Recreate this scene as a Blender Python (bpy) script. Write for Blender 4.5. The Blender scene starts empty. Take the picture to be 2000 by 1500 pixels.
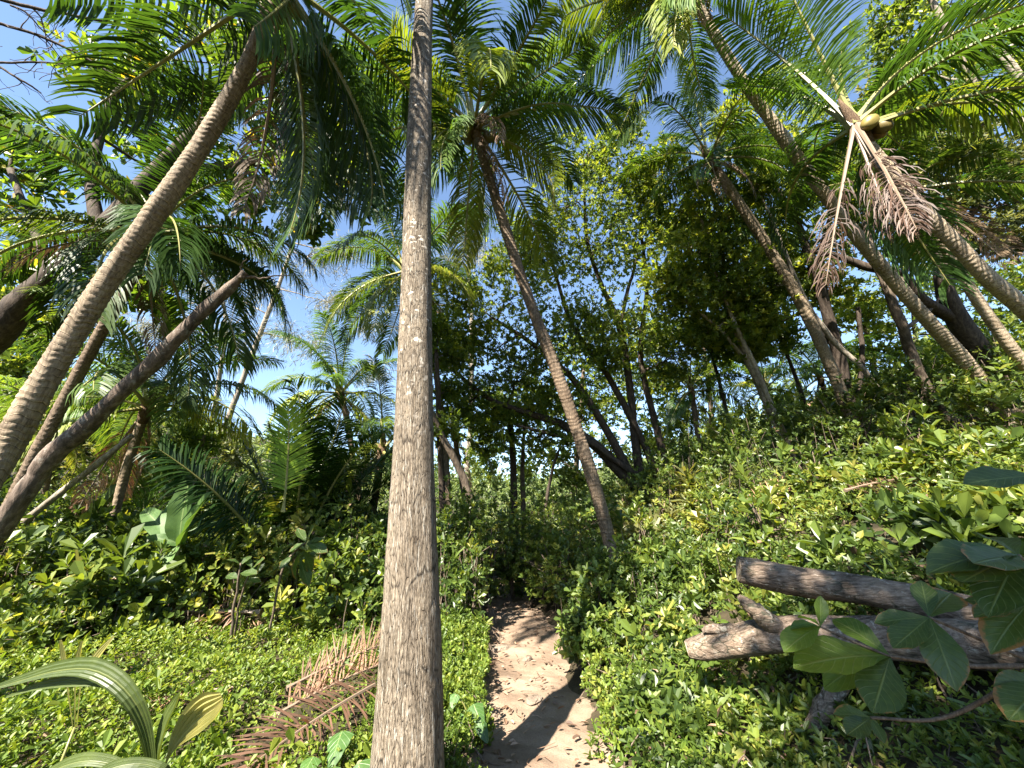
import bpy, math, random
import numpy as np
from mathutils import Vector, Matrix

# ------------------------------------------------------------------ camera, sky, sun, exposure
SC = bpy.context.scene
COL = SC.collection
W2, H2, FPX, PITCH = 1000.0, 750.0, 740.0, math.radians(20)
CAMZ = 1.6
cam_d = bpy.data.cameras.new("camera")
cam = bpy.data.objects.new("camera", cam_d)
COL.objects.link(cam)
cam_d.sensor_width = 36.0
cam_d.lens = 36.0 * FPX / (2 * W2)
cam_d.clip_start = 0.05
cam_d.clip_end = 2000
cam.location = (0, 0, CAMZ)
cam.rotation_euler = (math.radians(90) + PITCH, 0, 0)
SC.camera = cam

SUN = Vector((-0.40, -0.64, 0.66)).normalized()
world = bpy.data.worlds.new("World")
SC.world = world
world.use_nodes = True
wn = world.node_tree.nodes
sky = wn.new("ShaderNodeTexSky")
sky.sky_type = 'NISHITA'
sky.sun_disc = False
sky.sun_elevation = math.asin(SUN.z)
sky.sun_rotation = math.atan2(SUN.x, SUN.y)
sky.air_density = 1.0
sky.dust_density = 0.1
sky.ozone_density = 1.4
wn["Background"].inputs["Strength"].default_value = 0.07
world.node_tree.links.new(sky.outputs[0], wn["Background"].inputs["Color"])
sun_d = bpy.data.lights.new("sun", 'SUN')
sun_d.energy = 5.0
sun_d.angle = math.radians(0.53)
sun_d.color = (1.0, 0.92, 0.80)
sun = bpy.data.objects.new("sun", sun_d)
COL.objects.link(sun)
sun.location = SUN * 60
sun.rotation_euler = SUN.to_track_quat('Z', 'Y').to_euler()
SC.view_settings.view_transform = 'Standard'
SC.view_settings.look = 'None'
SC.view_settings.exposure = 2.4
SC.view_settings.gamma = 1.0
SC.view_settings.use_curve_mapping = False
cy = SC.cycles
cy.max_bounces = 7
cy.diffuse_bounces = 4
cy.glossy_bounces = 2
cy.transmission_bounces = 4
cy.transparent_max_bounces = 4
cy.caustics_reflective = False
cy.caustics_refractive = False
cy.use_denoising = True

# ------------------------------------------------------------------ helpers
CP, SP_ = math.cos(PITCH), math.sin(PITCH)


def at(px, py, t):
    """a point of the place: picture position and distance along the view axis"""
    u = (px - W2) / FPX
    v = (H2 - py) / FPX
    return np.array((u * t, (CP - v * SP_) * t, CAMZ + (SP_ + v * CP) * t))


def sp(t, k=1.0):
    return np.logaddexp(0, np.asarray(t, float) / k) * k


_nr = np.random.default_rng(5)
_NW = [(_nr.normal(0, 1, 2), _nr.uniform(0, 6.28)) for _ in range(40)]


def wav(x, y, f, k0=0, n=7):
    """smooth uneven noise, about -1..1"""
    s = 0
    for (w, p) in _NW[k0:k0 + n]:
        s = s + np.sin(f * (w[0] * x + w[1] * y) + p)
    return s / math.sqrt(n) * 0.8


def path_x(y):
    return 0.27 - 0.045 * (y - 3.4) - 0.12 * sp(y - 8.2, 0.6) + 0.06 * np.sin(y * 0.9 + 1)


def g(x, y):
    x = np.asarray(x, float)
    y = np.asarray(y, float)
    z = 0.40 * sp(x - 1.35, 0.3) - 0.2 * sp(x - 16, 3) + 0.2 * sp(-(x + 11), 1.5) + 0.09 * sp(y - 24, 3)
    d = np.abs(x - path_x(y))
    away = np.clip((d - 0.5) / 1.2, 0, 1)
    z = z + away * (0.07 * wav(x, y, 0.9) + 0.03 * wav(x, y, 2.7, 9))
    z = z + 0.07 * np.clip((d - 0.42) / 0.35, 0, 1) + 0.012 * wav(x, y, 5, 14)
    return z


def put(o, parent=None):
    COL.objects.link(o)
    if parent is not None:
        o.parent = parent
    return o


def tag(o, label=None, cat=None, group=None, kind=None):
    if label:
        o["label"] = label
    if cat:
        o["category"] = cat
    if group:
        o["group"] = group
    if kind:
        o["kind"] = kind
    return o


def thing(name, label, cat, loc, group=None):
    o = bpy.data.objects.new(name, None)
    o.empty_display_size = 0.2
    o.location = Vector(loc)
    put(o)
    return tag(o, label, cat, group)


def mesh(name, V, faces, mats, attrs=None, mi=None, smooth=False, uv=None):
    """V (n,3); faces a list of (k, m) index arrays; attrs name -> (n,) floats; uv (n,2)"""
    me = bpy.data.meshes.new(name)
    V = np.asarray(V, np.float32)
    faces = [np.asarray(f, np.int32) for f in faces if len(f)]
    me.vertices.add(len(V))
    me.vertices.foreach_set("co", V.ravel())
    tot = np.concatenate([np.full(len(f), f.shape[1], np.int32) for f in faces])
    idx = np.concatenate([f.ravel() for f in faces])
    me.loops.add(len(idx))
    me.loops.foreach_set("vertex_index", idx)
    me.polygons.add(len(tot))
    st = np.zeros(len(tot), np.int32)
    st[1:] = np.cumsum(tot)[:-1]
    me.polygons.foreach_set("loop_start", st)
    try:
        me.polygons.foreach_set("loop_total", tot)
    except Exception:
        pass
    if not isinstance(mats, (list, tuple)):
        mats = [mats]
    for m in mats:
        me.materials.append(m)
    if mi is not None:
        me.polygons.foreach_set("material_index", np.concatenate([np.asarray(a, np.int32) for a in mi if len(a)]))
    me.polygons.foreach_set("use_smooth", np.full(len(tot), smooth))
    for k, a in (attrs or {}).items():
        at_ = me.attributes.new(k, 'FLOAT', 'POINT')
        at_.data.foreach_set("value", np.asarray(a, np.float32))
    if uv is not None:
        l = me.uv_layers.new(name="UVMap")
        l.data.foreach_set("uv", np.asarray(uv, np.float32)[idx].ravel())
    me.update(calc_edges=True)
    return me


def ob(name, me, parent=None, **k):
    o = bpy.data.objects.new(name, me)
    put(o, parent)
    return tag(o, **k) if k else o


class Acc:
    """collects pieces of one mesh"""

    def __init__(s):
        s.V, s.F, s.M, s.T, s.U, s.n = [], [], [], [], [], 0

    def add(s, V, F, tone=0.5, mi=0, uv=None):
        V = np.asarray(V, float)
        if not isinstance(F, list):
            F = [F]
        for f in F:
            f = np.asarray(f)
            s.F.append(f + s.n)
            s.M.append(np.full(len(f), mi))
        s.V.append(V)
        s.T.append(np.broadcast_to(np.asarray(tone, float), (len(V),)))
        s.U.append(np.zeros((len(V), 2)) if uv is None else uv)
        s.n += len(V)

    def build(s, name, mats, smooth=False, origin=None):
        V = np.concatenate(s.V)
        if origin is not None:
            V = V - np.asarray(origin)
        order = sorted(range(len(s.F)), key=lambda i: s.F[i].shape[1])
        return mesh(name, V, [s.F[i] for i in order], mats, {"tone": np.concatenate(s.T)},
                    [s.M[i] for i in order], smooth, np.concatenate(s.U))


def norm(a):
    return a / np.maximum(np.linalg.norm(a, axis=-1, keepdims=True), 1e-9)


def spline(P, n):
    """Catmull-Rom through P (k, d), n samples"""
    P = np.asarray(P, float)
    if len(P) == 2:
        t = np.linspace(0, 1, n)[:, None]
        return P[0] * (1 - t) + P[1] * t
    Q = np.vstack([2 * P[0] - P[1], P, 2 * P[-1] - P[-2]])
    u = np.linspace(0, len(P) - 1 - 1e-6, n)
    i = u.astype(int)
    t = (u - i)[:, None]
    a, b, c, d = Q[i], Q[i + 1], Q[i + 2], Q[i + 3]
    return 0.5 * (2 * b + (c - a) * t + (2 * a - 5 * b + 4 * c - d) * t ** 2 + (3 * b - a - 3 * c + d) * t ** 3)


def frames(C):
    T = norm(np.gradient(C, axis=0))
    ref = np.array((0.31, 0.95, 0.05))
    N = np.zeros_like(C)
    n = ref - T[0] * ref.dot(T[0])
    n /= np.linalg.norm(n)
    for i in range(len(C)):
        n = n - T[i] * n.dot(T[i])
        n /= np.linalg.norm(n)
        N[i] = n
    return T, N, np.cross(T, N)


def tube(C, r, ns=8, wob=0.0, rng=None, cap=True, rad=None, shift=None):
    """tube round the line C; rad (rows, ns+1) scales the radius, shift moves verts along the line"""
    C = np.asarray(C, float)
    r = np.broadcast_to(np.asarray(r, float), (len(C),))
    T, N, B = frames(C)
    a = np.linspace(0, 2 * np.pi, ns + 1)
    R = r[:, None] * np.ones((1, ns + 1))
    if wob and rng is not None:
        ph = rng.uniform(0, 6.28, 3)
        s = np.arange(len(C))[:, None]
        R = R * (1 + wob * (np.sin(2 * a + ph[0] + s * 0.35) * 0.6 + np.sin(3 * a + ph[1] - s * 0.5) * 0.5 + np.sin(a + ph[2] + s * 0.9) * 0.4))
    if rad is not None:
        R = R * rad
    V = C[:, None] + R[..., None] * (np.cos(a)[None, :, None] * N[:, None] + np.sin(a)[None, :, None] * B[:, None])
    if shift is not None:
        V = V + shift[..., None] * T[:, None]
    L = np.concatenate([[0], np.cumsum(np.linalg.norm(np.diff(C, axis=0), axis=1))])
    uv = np.stack([np.broadcast_to(a / (2 * np.pi), R.shape), np.broadcast_to(L[:, None], R.shape)], -1).reshape(-1, 2)
    k = ns + 1
    i, j = np.meshgrid(np.arange(len(C) - 1), np.arange(ns), indexing='ij')
    q = np.stack([i * k + j, i * k + j + 1, (i + 1) * k + j + 1, (i + 1) * k + j], -1).reshape(-1, 4)
    V = V.reshape(-1, 3)
    F = [q]
    if cap:
        V = np.vstack([V, C[0], C[-1]])
        uv = np.vstack([uv, [0.5, 0], [0.5, L[-1]]])
        b = len(V) - 2
        jj = np.arange(ns)
        e = (len(C) - 1) * k
        F.append(np.concatenate([np.stack([jj + 1, jj, np.full(ns, b)], -1),
                                 np.stack([e + jj, e + jj + 1, np.full(ns, b + 1)], -1)]))
    return V, F, uv


# leaf templates: x along the leaf (0..1), y across (-.5...5), z lift
LEAF = (np.array([(0, 0, 0), (.3, .42, .09), (.68, .40, .05), (1, 0, -.10), (.68, -.40, .05), (.3, -.42, .09)]),
        np.array([(0, 3, 2, 1), (0, 5, 4, 3)]))
OBOV = (np.array([(0, 0, 0), (.42, .34, .07), (.78, .48, .03), (1, 0, -.10), (.78, -.48, .03), (.42, -.34, .07)]),
        np.array([(0, 3, 2, 1), (0, 5, 4, 3)]))
DIAM = (np.array([(0, 0, 0), (.5, .42, .08), (1, 0, -.08), (.5, -.42, .08)]), np.array([(0, 3, 2, 1)]))
SLIV = (np.array([(0, .5, 0), (0, -.5, 0), (.6, -.5, -.06), (.6, .5, -.06), (1, 0, -.2)]), np.array([(0, 1, 2, 3)]))
STRAP = (np.array([(0, .3, 0), (0, -.3, 0), (.45, -.5, .06), (.45, .5, .06), (.8, -.34, -.06), (.8, .34, -.06), (1, 0, -.22)]),
         np.array([(0, 1, 2, 3), (3, 2, 4, 5)]))


def leaves(acc, tpl, pos, axis, nrm, ln, wd, tone, mi=0):
    n = len(pos)
    if n == 0:
        return
    X = norm(axis)
    Y = norm(np.cross(nrm, X))
    Z = np.cross(X, Y)
    tv, tf = tpl
    ln = np.broadcast_to(np.asarray(ln, float), (n,))
    wd = np.broadcast_to(np.asarray(wd, float), (n,))
    V = pos[:, None] + tv[None, :, 0, None] * (X * ln[:, None])[:, None] + tv[None, :, 1, None] * (Y * wd[:, None])[:, None] \
        + tv[None, :, 2, None] * (Z * ln[:, None])[:, None]
    F = (tf[None] + (np.arange(n) * len(tv))[:, None, None]).reshape(-1, tf.shape[1])
    acc.add(V.reshape(-1, 3), F, np.repeat(np.broadcast_to(tone, (n,)), len(tv)), mi)


_UNIT = {}


def single_leaves(tpl, P, A, Nn, l, w, tn, parent, org, mt):
    """leaves that can be picked apart: one object each, a few shared meshes of different tone"""
    X = norm(A)
    Y = norm(np.cross(Nn, X))
    Z = np.cross(X, Y)
    for i in range(len(P)):
        q = int(np.clip(tn[i] * 5, 0, 4))
        key = (id(tpl[0]), q, mt.name)
        if key not in _UNIT:
            _UNIT[key] = mesh("leaf", tpl[0], [tpl[1]], mt, {"tone": np.full(len(tpl[0]), (q + .5) / 5)})
        o = put(bpy.data.objects.new("leaf", _UNIT[key]), parent)
        M4 = Matrix.Identity(4)
        p = P[i] - org
        for k in range(3):
            M4[k][0], M4[k][1], M4[k][2], M4[k][3] = X[i, k] * l[i], Y[i, k] * w[i], Z[i, k] * l[i], p[k]
        o.matrix_local = M4


def rosettes(acc, tpl, tips, dirs, m, ln, wr, spread, rng, tone=None, mi=0, jit=0.25, pick=0, parent=None, org=None, eye=None, mt=None):
    """m leaves round each tip, opening by spread (radians) from dirs"""
    n = len(tips)
    if n == 0:
        return
    D = norm(dirs)
    a = np.where(np.abs(D[:, 2:3]) < 0.9, np.array([[0, 0, 1.]]), np.array([[1., 0, 0]]))
    U = norm(np.cross(D, a))
    W = np.cross(D, U)
    ang = (np.arange(m)[None] * 2.39996 + rng.uniform(0, 6.28, (n, 1)) + rng.normal(0, jit, (n, m)))
    s = spread * (0.55 + 0.6 * (np.arange(m)[None] / max(m - 1, 1))) + rng.normal(0, jit * 0.6, (n, m))
    R = np.cos(ang)[..., None] * U[:, None] + np.sin(ang)[..., None] * W[:, None]
    A = D[:, None] * np.cos(s)[..., None] + R * np.sin(s)[..., None]
    Nn = D[:, None] * np.sin(s)[..., None] - R * np.cos(s)[..., None] + rng.normal(0, jit, (n, m, 3))
    l = np.broadcast_to(np.asarray(ln, float), (n,))[:, None] * rng.uniform(0.65, 1.15, (n, m))
    P = tips[:, None] - D[:, None] * (np.linspace(0, 0.5, m)[None, :, None] * l[..., None])
    if tone is None:
        tone = rng.beta(2, 2.6, n)
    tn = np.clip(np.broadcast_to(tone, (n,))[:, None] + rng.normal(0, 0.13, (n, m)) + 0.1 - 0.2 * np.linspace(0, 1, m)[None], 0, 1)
    P, A, Nn, l, tn = P.reshape(-1, 3), A.reshape(-1, 3), Nn.reshape(-1, 3), l.ravel(), tn.ravel()
    keep = np.ones(len(P), bool)
    if pick:
        sc = l / np.linalg.norm(P - eye, axis=1) ** 2
        ix = np.argsort(-sc)[:pick]
        keep[ix] = False
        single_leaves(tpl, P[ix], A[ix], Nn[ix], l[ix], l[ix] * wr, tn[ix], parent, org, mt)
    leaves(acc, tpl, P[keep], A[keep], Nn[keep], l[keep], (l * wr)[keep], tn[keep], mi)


# ------------------------------------------------------------------ materials
def mat(name):
    m = bpy.data.materials.new(name)
    m.use_nodes = True
    nt = m.node_tree
    return m, nt, nt.nodes["Principled BSDF"], nt.nodes["Material Output"]


def nd(nt, kind, ins=None, **kw):
    n = nt.nodes.new(kind)
    for k, v in kw.items():
        setattr(n, k, v)
    for k, v in (ins or {}).items():
        if hasattr(v, "is_linked") or hasattr(v, "links"):
            nt.links.new(v, n.inputs[k])
        else:
            n.inputs[k].default_value = v
    return n


def ramp(nt, fac, stops, interp='LINEAR'):
    n = nt.nodes.new("ShaderNodeValToRGB")
    n.color_ramp.interpolation = interp
    e = n.color_ramp.elements
    while len(e) < len(stops):
        e.new(0.5)
    for i, (p, c) in enumerate(stops):
        e[i].position = p
        e[i].color = (*c, 1) if len(c) == 3 else c
    nt.links.new(fac, n.inputs[0])
    return n.outputs[0]


def mixc(nt, fac, a, b, blend='MIX'):
    n = nt.nodes.new("ShaderNodeMix")
    n.data_type = 'RGBA'
    n.blend_type = blend
    for s, v in ((0, fac), (6, a), (7, b)):
        if hasattr(v, "links"):
            nt.links.new(v, n.inputs[s])
        else:
            n.inputs[s].default_value = v if s == 0 or len(v) == 4 else (*v, 1)
    return n.outputs[2]


def leaf_mat(name, stops, rough=0.4, trans=0.4, tcol=(1.5, 1.45, 0.55), spec=0.5, tint=False, blotch=3.0, scurf=0.25):
    m, nt, bs, out = mat(name)
    tone = nd(nt, "ShaderNodeAttribute", attribute_name="tone").outputs["Fac"]
    tc = nd(nt, "ShaderNodeTexCoord")
    nz = nd(nt, "ShaderNodeTexNoise", {"Vector": tc.outputs["Object"], "Scale": blotch, "Detail": 2.0})
    f = nd(nt, "ShaderNodeMath", {0: nz.outputs["Fac"], 1: 0.5}, operation='SUBTRACT')
    f2 = nd(nt, "ShaderNodeMath", {0: f.outputs[0], 1: scurf * 2, 2: tone}, operation='MULTIPLY_ADD', use_clamp=True)
    col = ramp(nt, f2.outputs[0], stops)
    if tint:
        oi = nd(nt, "ShaderNodeObjectInfo")
        col = mixc(nt, 1.0, col, oi.outputs["Color"], 'MULTIPLY')
    tl = nd(nt, "ShaderNodeBsdfTranslucent")
    nt.links.new(mixc(nt, 1.0, col, tcol, 'MULTIPLY'), tl.inputs["Color"])
    nt.links.new(col, bs.inputs["Base Color"])
    bs.inputs["Roughness"].default_value = rough
    bs.inputs["Specular IOR Level"].default_value = spec
    mx = nd(nt, "ShaderNodeMixShader", {0: trans, 1: bs.outputs[0], 2: tl.outputs[0]})
    nt.links.new(mx.outputs[0], out.inputs["Surface"])
    return m


def bark_mat(name, c1, c2, c3, sx=14.0, sz=2.5, bump=0.5, lichen=0.0, tint=False):
    """broadleaf bark: fibres along the limb from the UV (u round, v metres)"""
    m, nt, bs, out = mat(name)
    tc = nd(nt, "ShaderNodeTexCoord")
    mp = nd(nt, "ShaderNodeMapping", {"Vector": tc.outputs["Object"], "Scale": (sx, sx, sz)})
    n1 = nd(nt, "ShaderNodeTexNoise", {"Vector": mp.outputs[0], "Scale": 1.6, "Detail": 7.0, "Roughness": 0.68})
    n2 = nd(nt, "ShaderNodeTexNoise", {"Vector": tc.outputs["Object"], "Scale": 2.2, "Detail": 4.0})
    col = ramp(nt, n1.outputs["Fac"], [(0.32, c1), (0.52, c2), (0.74, c3)])
    col = mixc(nt, 0.55, col, ramp(nt, n2.outputs["Fac"], [(0.3, (0.45, 0.42, 0.40)), (0.7, (1.25, 1.2, 1.12))]), 'MULTIPLY')
    if lichen:
        n3 = nd(nt, "ShaderNodeTexNoise", {"Vector": tc.outputs["Object"], "Scale": 9.0, "Detail": 4.0, "Roughness": 0.7})
        col = mixc(nt, ramp(nt, n3.outputs["Fac"], [(0.56, (0, 0, 0)), (0.66, (lichen,) * 3)]), col, (0.42, 0.41, 0.36))
    if tint:
        oi = nd(nt, "ShaderNodeObjectInfo")
        col = mixc(nt, 1.0, col, oi.outputs["Color"], 'MULTIPLY')
    nt.links.new(col, bs.inputs["Base Color"])
    bs.inputs["Roughness"].default_value = 0.85
    bs.inputs["Specular IOR Level"].default_value = 0.25
    bp = nd(nt, "ShaderNodeBump", {"Strength": bump, "Distance": 0.03, "Height": n1.outputs["Fac"]})
    nt.links.new(bp.outputs[0], bs.inputs["Normal"])
    return m


def palm_bark_mat(name, base, pale, dark, rings=14.0, fissure=0.5):
    """coconut bark: leaf-scar rings across (UV v in metres), fine cracks along"""
    m, nt, bs, out = mat(name)
    tc = nd(nt, "ShaderNodeTexCoord")
    uv = nd(nt, "ShaderNodeSeparateXYZ", {0: tc.outputs["UV"]})
    warp = nd(nt, "ShaderNodeTexNoise", {"Vector": tc.outputs["Object"], "Scale": 4.0, "Detail": 3.0})
    v = nd(nt, "ShaderNodeMath", {0: warp.outputs["Fac"], 1: 0.11, 2: uv.outputs[1]}, operation='MULTIPLY_ADD')
    k = nd(nt, "ShaderNodeMath", {0: v.outputs[0], 1: rings}, operation='MULTIPLY')
    fr = nd(nt, "ShaderNodeMath", {0: k.outputs[0]}, operation='FRACT')
    ring = ramp(nt, fr.outputs[0], [(0.0, (0, 0, 0)), (0.06, (1, 1, 1)), (0.16, (0.55,) * 3), (0.85, (0.45,) * 3), (1.0, (0.1,) * 3)])
    mp = nd(nt, "ShaderNodeMapping", {"Vector": tc.outputs["Object"], "Scale": (30, 30, 3.0)})
    n1 = nd(nt, "ShaderNodeTexNoise", {"Vector": mp.outputs[0], "Scale": 1.8, "Detail": 6.0, "Roughness": 0.7})
    n2 = nd(nt, "ShaderNodeTexNoise", {"Vector": tc.outputs["Object"], "Scale": 3.0, "Detail": 5.0, "Roughness": 0.65})
    col = ramp(nt, n1.outputs["Fac"], [(0.34, dark), (0.5, base), (0.72, pale)])
    col = mixc(nt, 0.8, col, ramp(nt, n2.outputs["Fac"], [(0.3, (0.55, 0.5, 0.45)), (0.5, (1, 1, 1)), (0.72, (1.25, 1.22, 1.15))]), 'MULTIPLY')
    brk = nd(nt, "ShaderNodeTexNoise", {"Vector": tc.outputs["Object"], "Scale": 13.0, "Detail": 2.0})
    col = mixc(nt, ramp(nt, brk.outputs["Fac"], [(0.35, (0.1,) * 3), (0.6, (0.95,) * 3)]), col,
               mixc(nt, 1.0, col, ramp(nt, ring, [(0.0, (0.32, 0.28, 0.25)), (0.5, (0.95,) * 3), (1.0, (1.75, 1.7, 1.6))]), 'MULTIPLY'))
    nt.links.new(col, bs.inputs["Base Color"])
    bs.inputs["Roughness"].default_value = 0.8
    bs.inputs["Specular IOR Level"].default_value = 0.3
    h = nd(nt, "ShaderNodeMath", {0: n1.outputs["Fac"], 1: fissure, 2: ring}, operation='MULTIPLY_ADD')
    bp = nd(nt, "ShaderNodeBump", {"Strength": 0.6, "Distance": 0.012, "Height": h.outputs[0]})
    nt.links.new(bp.outputs[0], bs.inputs["Normal"])
    return m


def log_mat():
    m, nt, bs, out = mat("split_log_wood")
    tc = nd(nt, "ShaderNodeTexCoord")
    wrp = nd(nt, "ShaderNodeTexNoise", {"Vector": tc.outputs["Object"], "Scale": 6.0, "Detail": 3.0})
    w = nd(nt, "ShaderNodeVectorMath", {0: wrp.outputs["Color"], 1: (0.03, 0.03, 0.03), 2: tc.outputs["Object"]}, operation='MULTIPLY_ADD')
    mp = nd(nt, "ShaderNodeMapping", {"Vector": w.outputs[0], "Scale": (1.6, 22, 22)})
    vor = nd(nt, "ShaderNodeTexVoronoi", {"Vector": mp.outputs[0], "Scale": 1.0}, feature='DISTANCE_TO_EDGE')
    crack = ramp(nt, vor.outputs["Distance"], [(0.0, (0, 0, 0)), (0.07, (0.8,) * 3), (0.25, (1, 1, 1))])
    mp2 = nd(nt, "ShaderNodeMapping", {"Vector": w.outputs[0], "Scale": (6.0, 40, 40)})
    n1 = nd(nt, "ShaderNodeTexNoise", {"Vector": mp2.outputs[0], "Scale": 1.5, "Detail": 9.0, "Roughness": 0.72})
    n2 = nd(nt, "ShaderNodeTexNoise", {"Vector": tc.outputs["Object"], "Scale": 5.0, "Detail": 6.0, "Roughness": 0.65})
    col = ramp(nt, n1.outputs["Fac"], [(0.32, (0.05, 0.036, 0.027)), (0.5, (0.17, 0.128, 0.097)), (0.72, (0.31, 0.25, 0.2))])
    col = mixc(nt, 0.9, col, ramp(nt, n2.outputs["Fac"], [(0.32, (0.4, 0.37, 0.33)), (0.5, (1, 1, 1)), (0.68, (1.35, 1.3, 1.2))]), 'MULTIPLY')
    cm = nd(nt, "ShaderNodeTexNoise", {"Vector": tc.outputs["Object"], "Scale": 7.0, "Detail": 3.0})
    col = mixc(nt, ramp(nt, cm.outputs["Fac"], [(0.45, (0,) * 3), (0.6, (0.9,) * 3)]), col, mixc(nt, 1.0, col, ramp(nt, crack, [(0, (0.25, 0.38, 0.34)), (1, (1, 1, 1))]), 'MULTIPLY'))
    n3 = nd(nt, "ShaderNodeTexNoise", {"Vector": tc.outputs["Object"], "Scale": 16.0, "Detail": 5.0, "Roughness": 0.7})
    col = mixc(nt, ramp(nt, n3.outputs["Fac"], [(0.58, (0, 0, 0)), (0.64, (0.6,) * 3)]), col, (0.44, 0.40, 0.33))
    nt.links.new(col, bs.inputs["Base Color"])
    bs.inputs["Roughness"].default_value = 0.9
    bs.inputs["Specular IOR Level"].default_value = 0.15
    h = nd(nt, "ShaderNodeMath", {0: crack, 1: 0.3, 2: n1.outputs["Fac"]}, operation='MULTIPLY_ADD')
    bp = nd(nt, "ShaderNodeBump", {"Strength": 0.9, "Distance": 0.02, "Height": h.outputs[0]})
    nt.links.new(bp.outputs[0], bs.inputs["Normal"])
    return m


def foretrunk_mat():
    """the big grey palm bole by the path: long vertical cracks, a few ring seams, lichen, moss on one flank"""
    m, nt, bs, out = mat("grey_palm_bark")
    tc = nd(nt, "ShaderNodeTexCoord")
    uv = nd(nt, "ShaderNodeSeparateXYZ", {0: tc.outputs["UV"]})
    ang = nd(nt, "ShaderNodeMath", {0: uv.outputs[0], 1: 6.28318}, operation='MULTIPLY')
    cx = nd(nt, "ShaderNodeMath", {0: ang.outputs[0]}, operation='COSINE')
    sx = nd(nt, "ShaderNodeMath", {0: ang.outputs[0]}, operation='SINE')
    cyl = nd(nt, "ShaderNodeCombineXYZ", {0: cx.outputs[0], 1: sx.outputs[0], 2: uv.outputs[1]})
    wrp = nd(nt, "ShaderNodeTexNoise", {"Vector": cyl.outputs[0], "Scale": 7.0, "Detail": 3.0})
    cyw = nd(nt, "ShaderNodeVectorMath", {0: wrp.outputs["Color"], 1: (0.09, 0.09, 0.0), 2: cyl.outputs[0]}, operation='MULTIPLY_ADD')
    mp = nd(nt, "ShaderNodeMapping", {"Vector": cyw.outputs[0], "Scale": (12, 12, 8.0)})
    vor = nd(nt, "ShaderNodeTexVoronoi", {"Vector": mp.outputs[0], "Scale": 1.0}, feature='DISTANCE_TO_EDGE')
    crack = ramp(nt, vor.outputs["Distance"], [(0.0, (0, 0, 0)), (0.05, (0.75,) * 3), (0.2, (1, 1, 1))])
    mp2 = nd(nt, "ShaderNodeMapping", {"Vector": cyw.outputs[0], "Scale": (10, 10, 17)})
    n1 = nd(nt, "ShaderNodeTexNoise", {"Vector": mp2.outputs[0], "Scale": 2.0, "Detail": 8.0, "Roughness": 0.72})
    n2 = nd(nt, "ShaderNodeTexNoise", {"Vector": cyl.outputs[0], "Scale": 2.6, "Detail": 5.0, "Roughness": 0.65})
    wob = nd(nt, "ShaderNodeTexNoise", {"Vector": cyl.outputs[0], "Scale": 1.6, "Detail": 3.0})
    v = nd(nt, "ShaderNodeMath", {0: wob.outputs["Fac"], 1: 0.42, 2: uv.outputs[1]}, operation='MULTIPLY_ADD')
    rs = []
    for fq, wd in ((2.3, 0.035), (8.0, 0.10)):
        k = nd(nt, "ShaderNodeMath", {0: v.outputs[0], 1: fq}, operation='MULTIPLY')
        fr = nd(nt, "ShaderNodeMath", {0: k.outputs[0]}, operation='FRACT')
        rs.append(ramp(nt, fr.outputs[0], [(0.0, (0.1,) * 3), (wd, (1,) * 3), (1 - wd, (1,) * 3), (1.0, (0.1,) * 3)]))
    col = ramp(nt, n1.outputs["Fac"], [(0.3, (0.05, 0.039, 0.029)), (0.48, (0.16, 0.130, 0.096)), (0.72, (0.31, 0.265, 0.205))])
    col = mixc(nt, 0.85, col, ramp(nt, n2.outputs["Fac"], [(0.3, (0.5, 0.47, 0.42)), (0.5, (1, 1, 1)), (0.7, (1.3, 1.28, 1.22))]), 'MULTIPLY')
    ckm = nd(nt, "ShaderNodeTexNoise", {"Vector": cyl.outputs[0], "Scale": 3.1, "Detail": 2.0})
    ckf = nd(nt, "ShaderNodeMath", {0: ramp(nt, ckm.outputs["Fac"], [(0.3, (0.3,) * 3), (0.58, (1.0,) * 3)]), 1: 1.0}, operation='MULTIPLY')
    col = mixc(nt, ckf.outputs[0], col, mixc(nt, 1.0, col, ramp(nt, crack, [(0, (0.22, 0.19, 0.16)), (1, (1, 1, 1))]), 'MULTIPLY'))
    rbrk = nd(nt, "ShaderNodeTexNoise", {"Vector": cyl.outputs[0], "Scale": 3.7, "Detail": 2.0})
    col = mixc(nt, ramp(nt, rbrk.outputs["Fac"], [(0.36, (0.15,) * 3), (0.58, (1.0,) * 3)]), col, mixc(nt, 1.0, col, rs[0], 'MULTIPLY'))
    upm = nd(nt, "ShaderNodeMapRange", {0: uv.outputs[1], 1: 1.0, 2: 4.0, 3: 0.18, 4: 0.7})
    col = mixc(nt, upm.outputs[0], col, mixc(nt, 1.0, col, rs[1], 'MULTIPLY'))
    # pale lichen flakes, drawn out along the bole
    mp3 = nd(nt, "ShaderNodeMapping", {"Vector": cyl.outputs[0], "Scale": (6, 6, 4.0)})
    n3 = nd(nt, "ShaderNodeTexNoise", {"Vector": mp3.outputs[0], "Scale": 2.0, "Detail": 5.0, "Roughness": 0.7})
    col = mixc(nt, ramp(nt, n3.outputs["Fac"], [(0.57, (0, 0, 0)), (0.64, (0.65,) * 3)]), col, (0.40, 0.38, 0.33))
    # white scar crescents higher up
    mp4 = nd(nt, "ShaderNodeMapping", {"Vector": cyl.outputs[0], "Scale": (2.0, 2.0, 26.0)})
    n4 = nd(nt, "ShaderNodeTexNoise", {"Vector": mp4.outputs[0], "Scale": 1.0, "Detail": 1.0})
    up2 = nd(nt, "ShaderNodeMapRange", {0: uv.outputs[1], 1: 2.2, 2: 3.2, 3: 0.0, 4: 1.0})
    wsc = nd(nt, "ShaderNodeMath", {0: ramp(nt, n4.outputs["Fac"], [(0.66, (0,) * 3), (0.70, (0.8,) * 3)]), 1: up2.outputs[0]}, operation='MULTIPLY')
    col = mixc(nt, wsc.outputs[0], col, (0.52, 0.47, 0.40))
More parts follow.
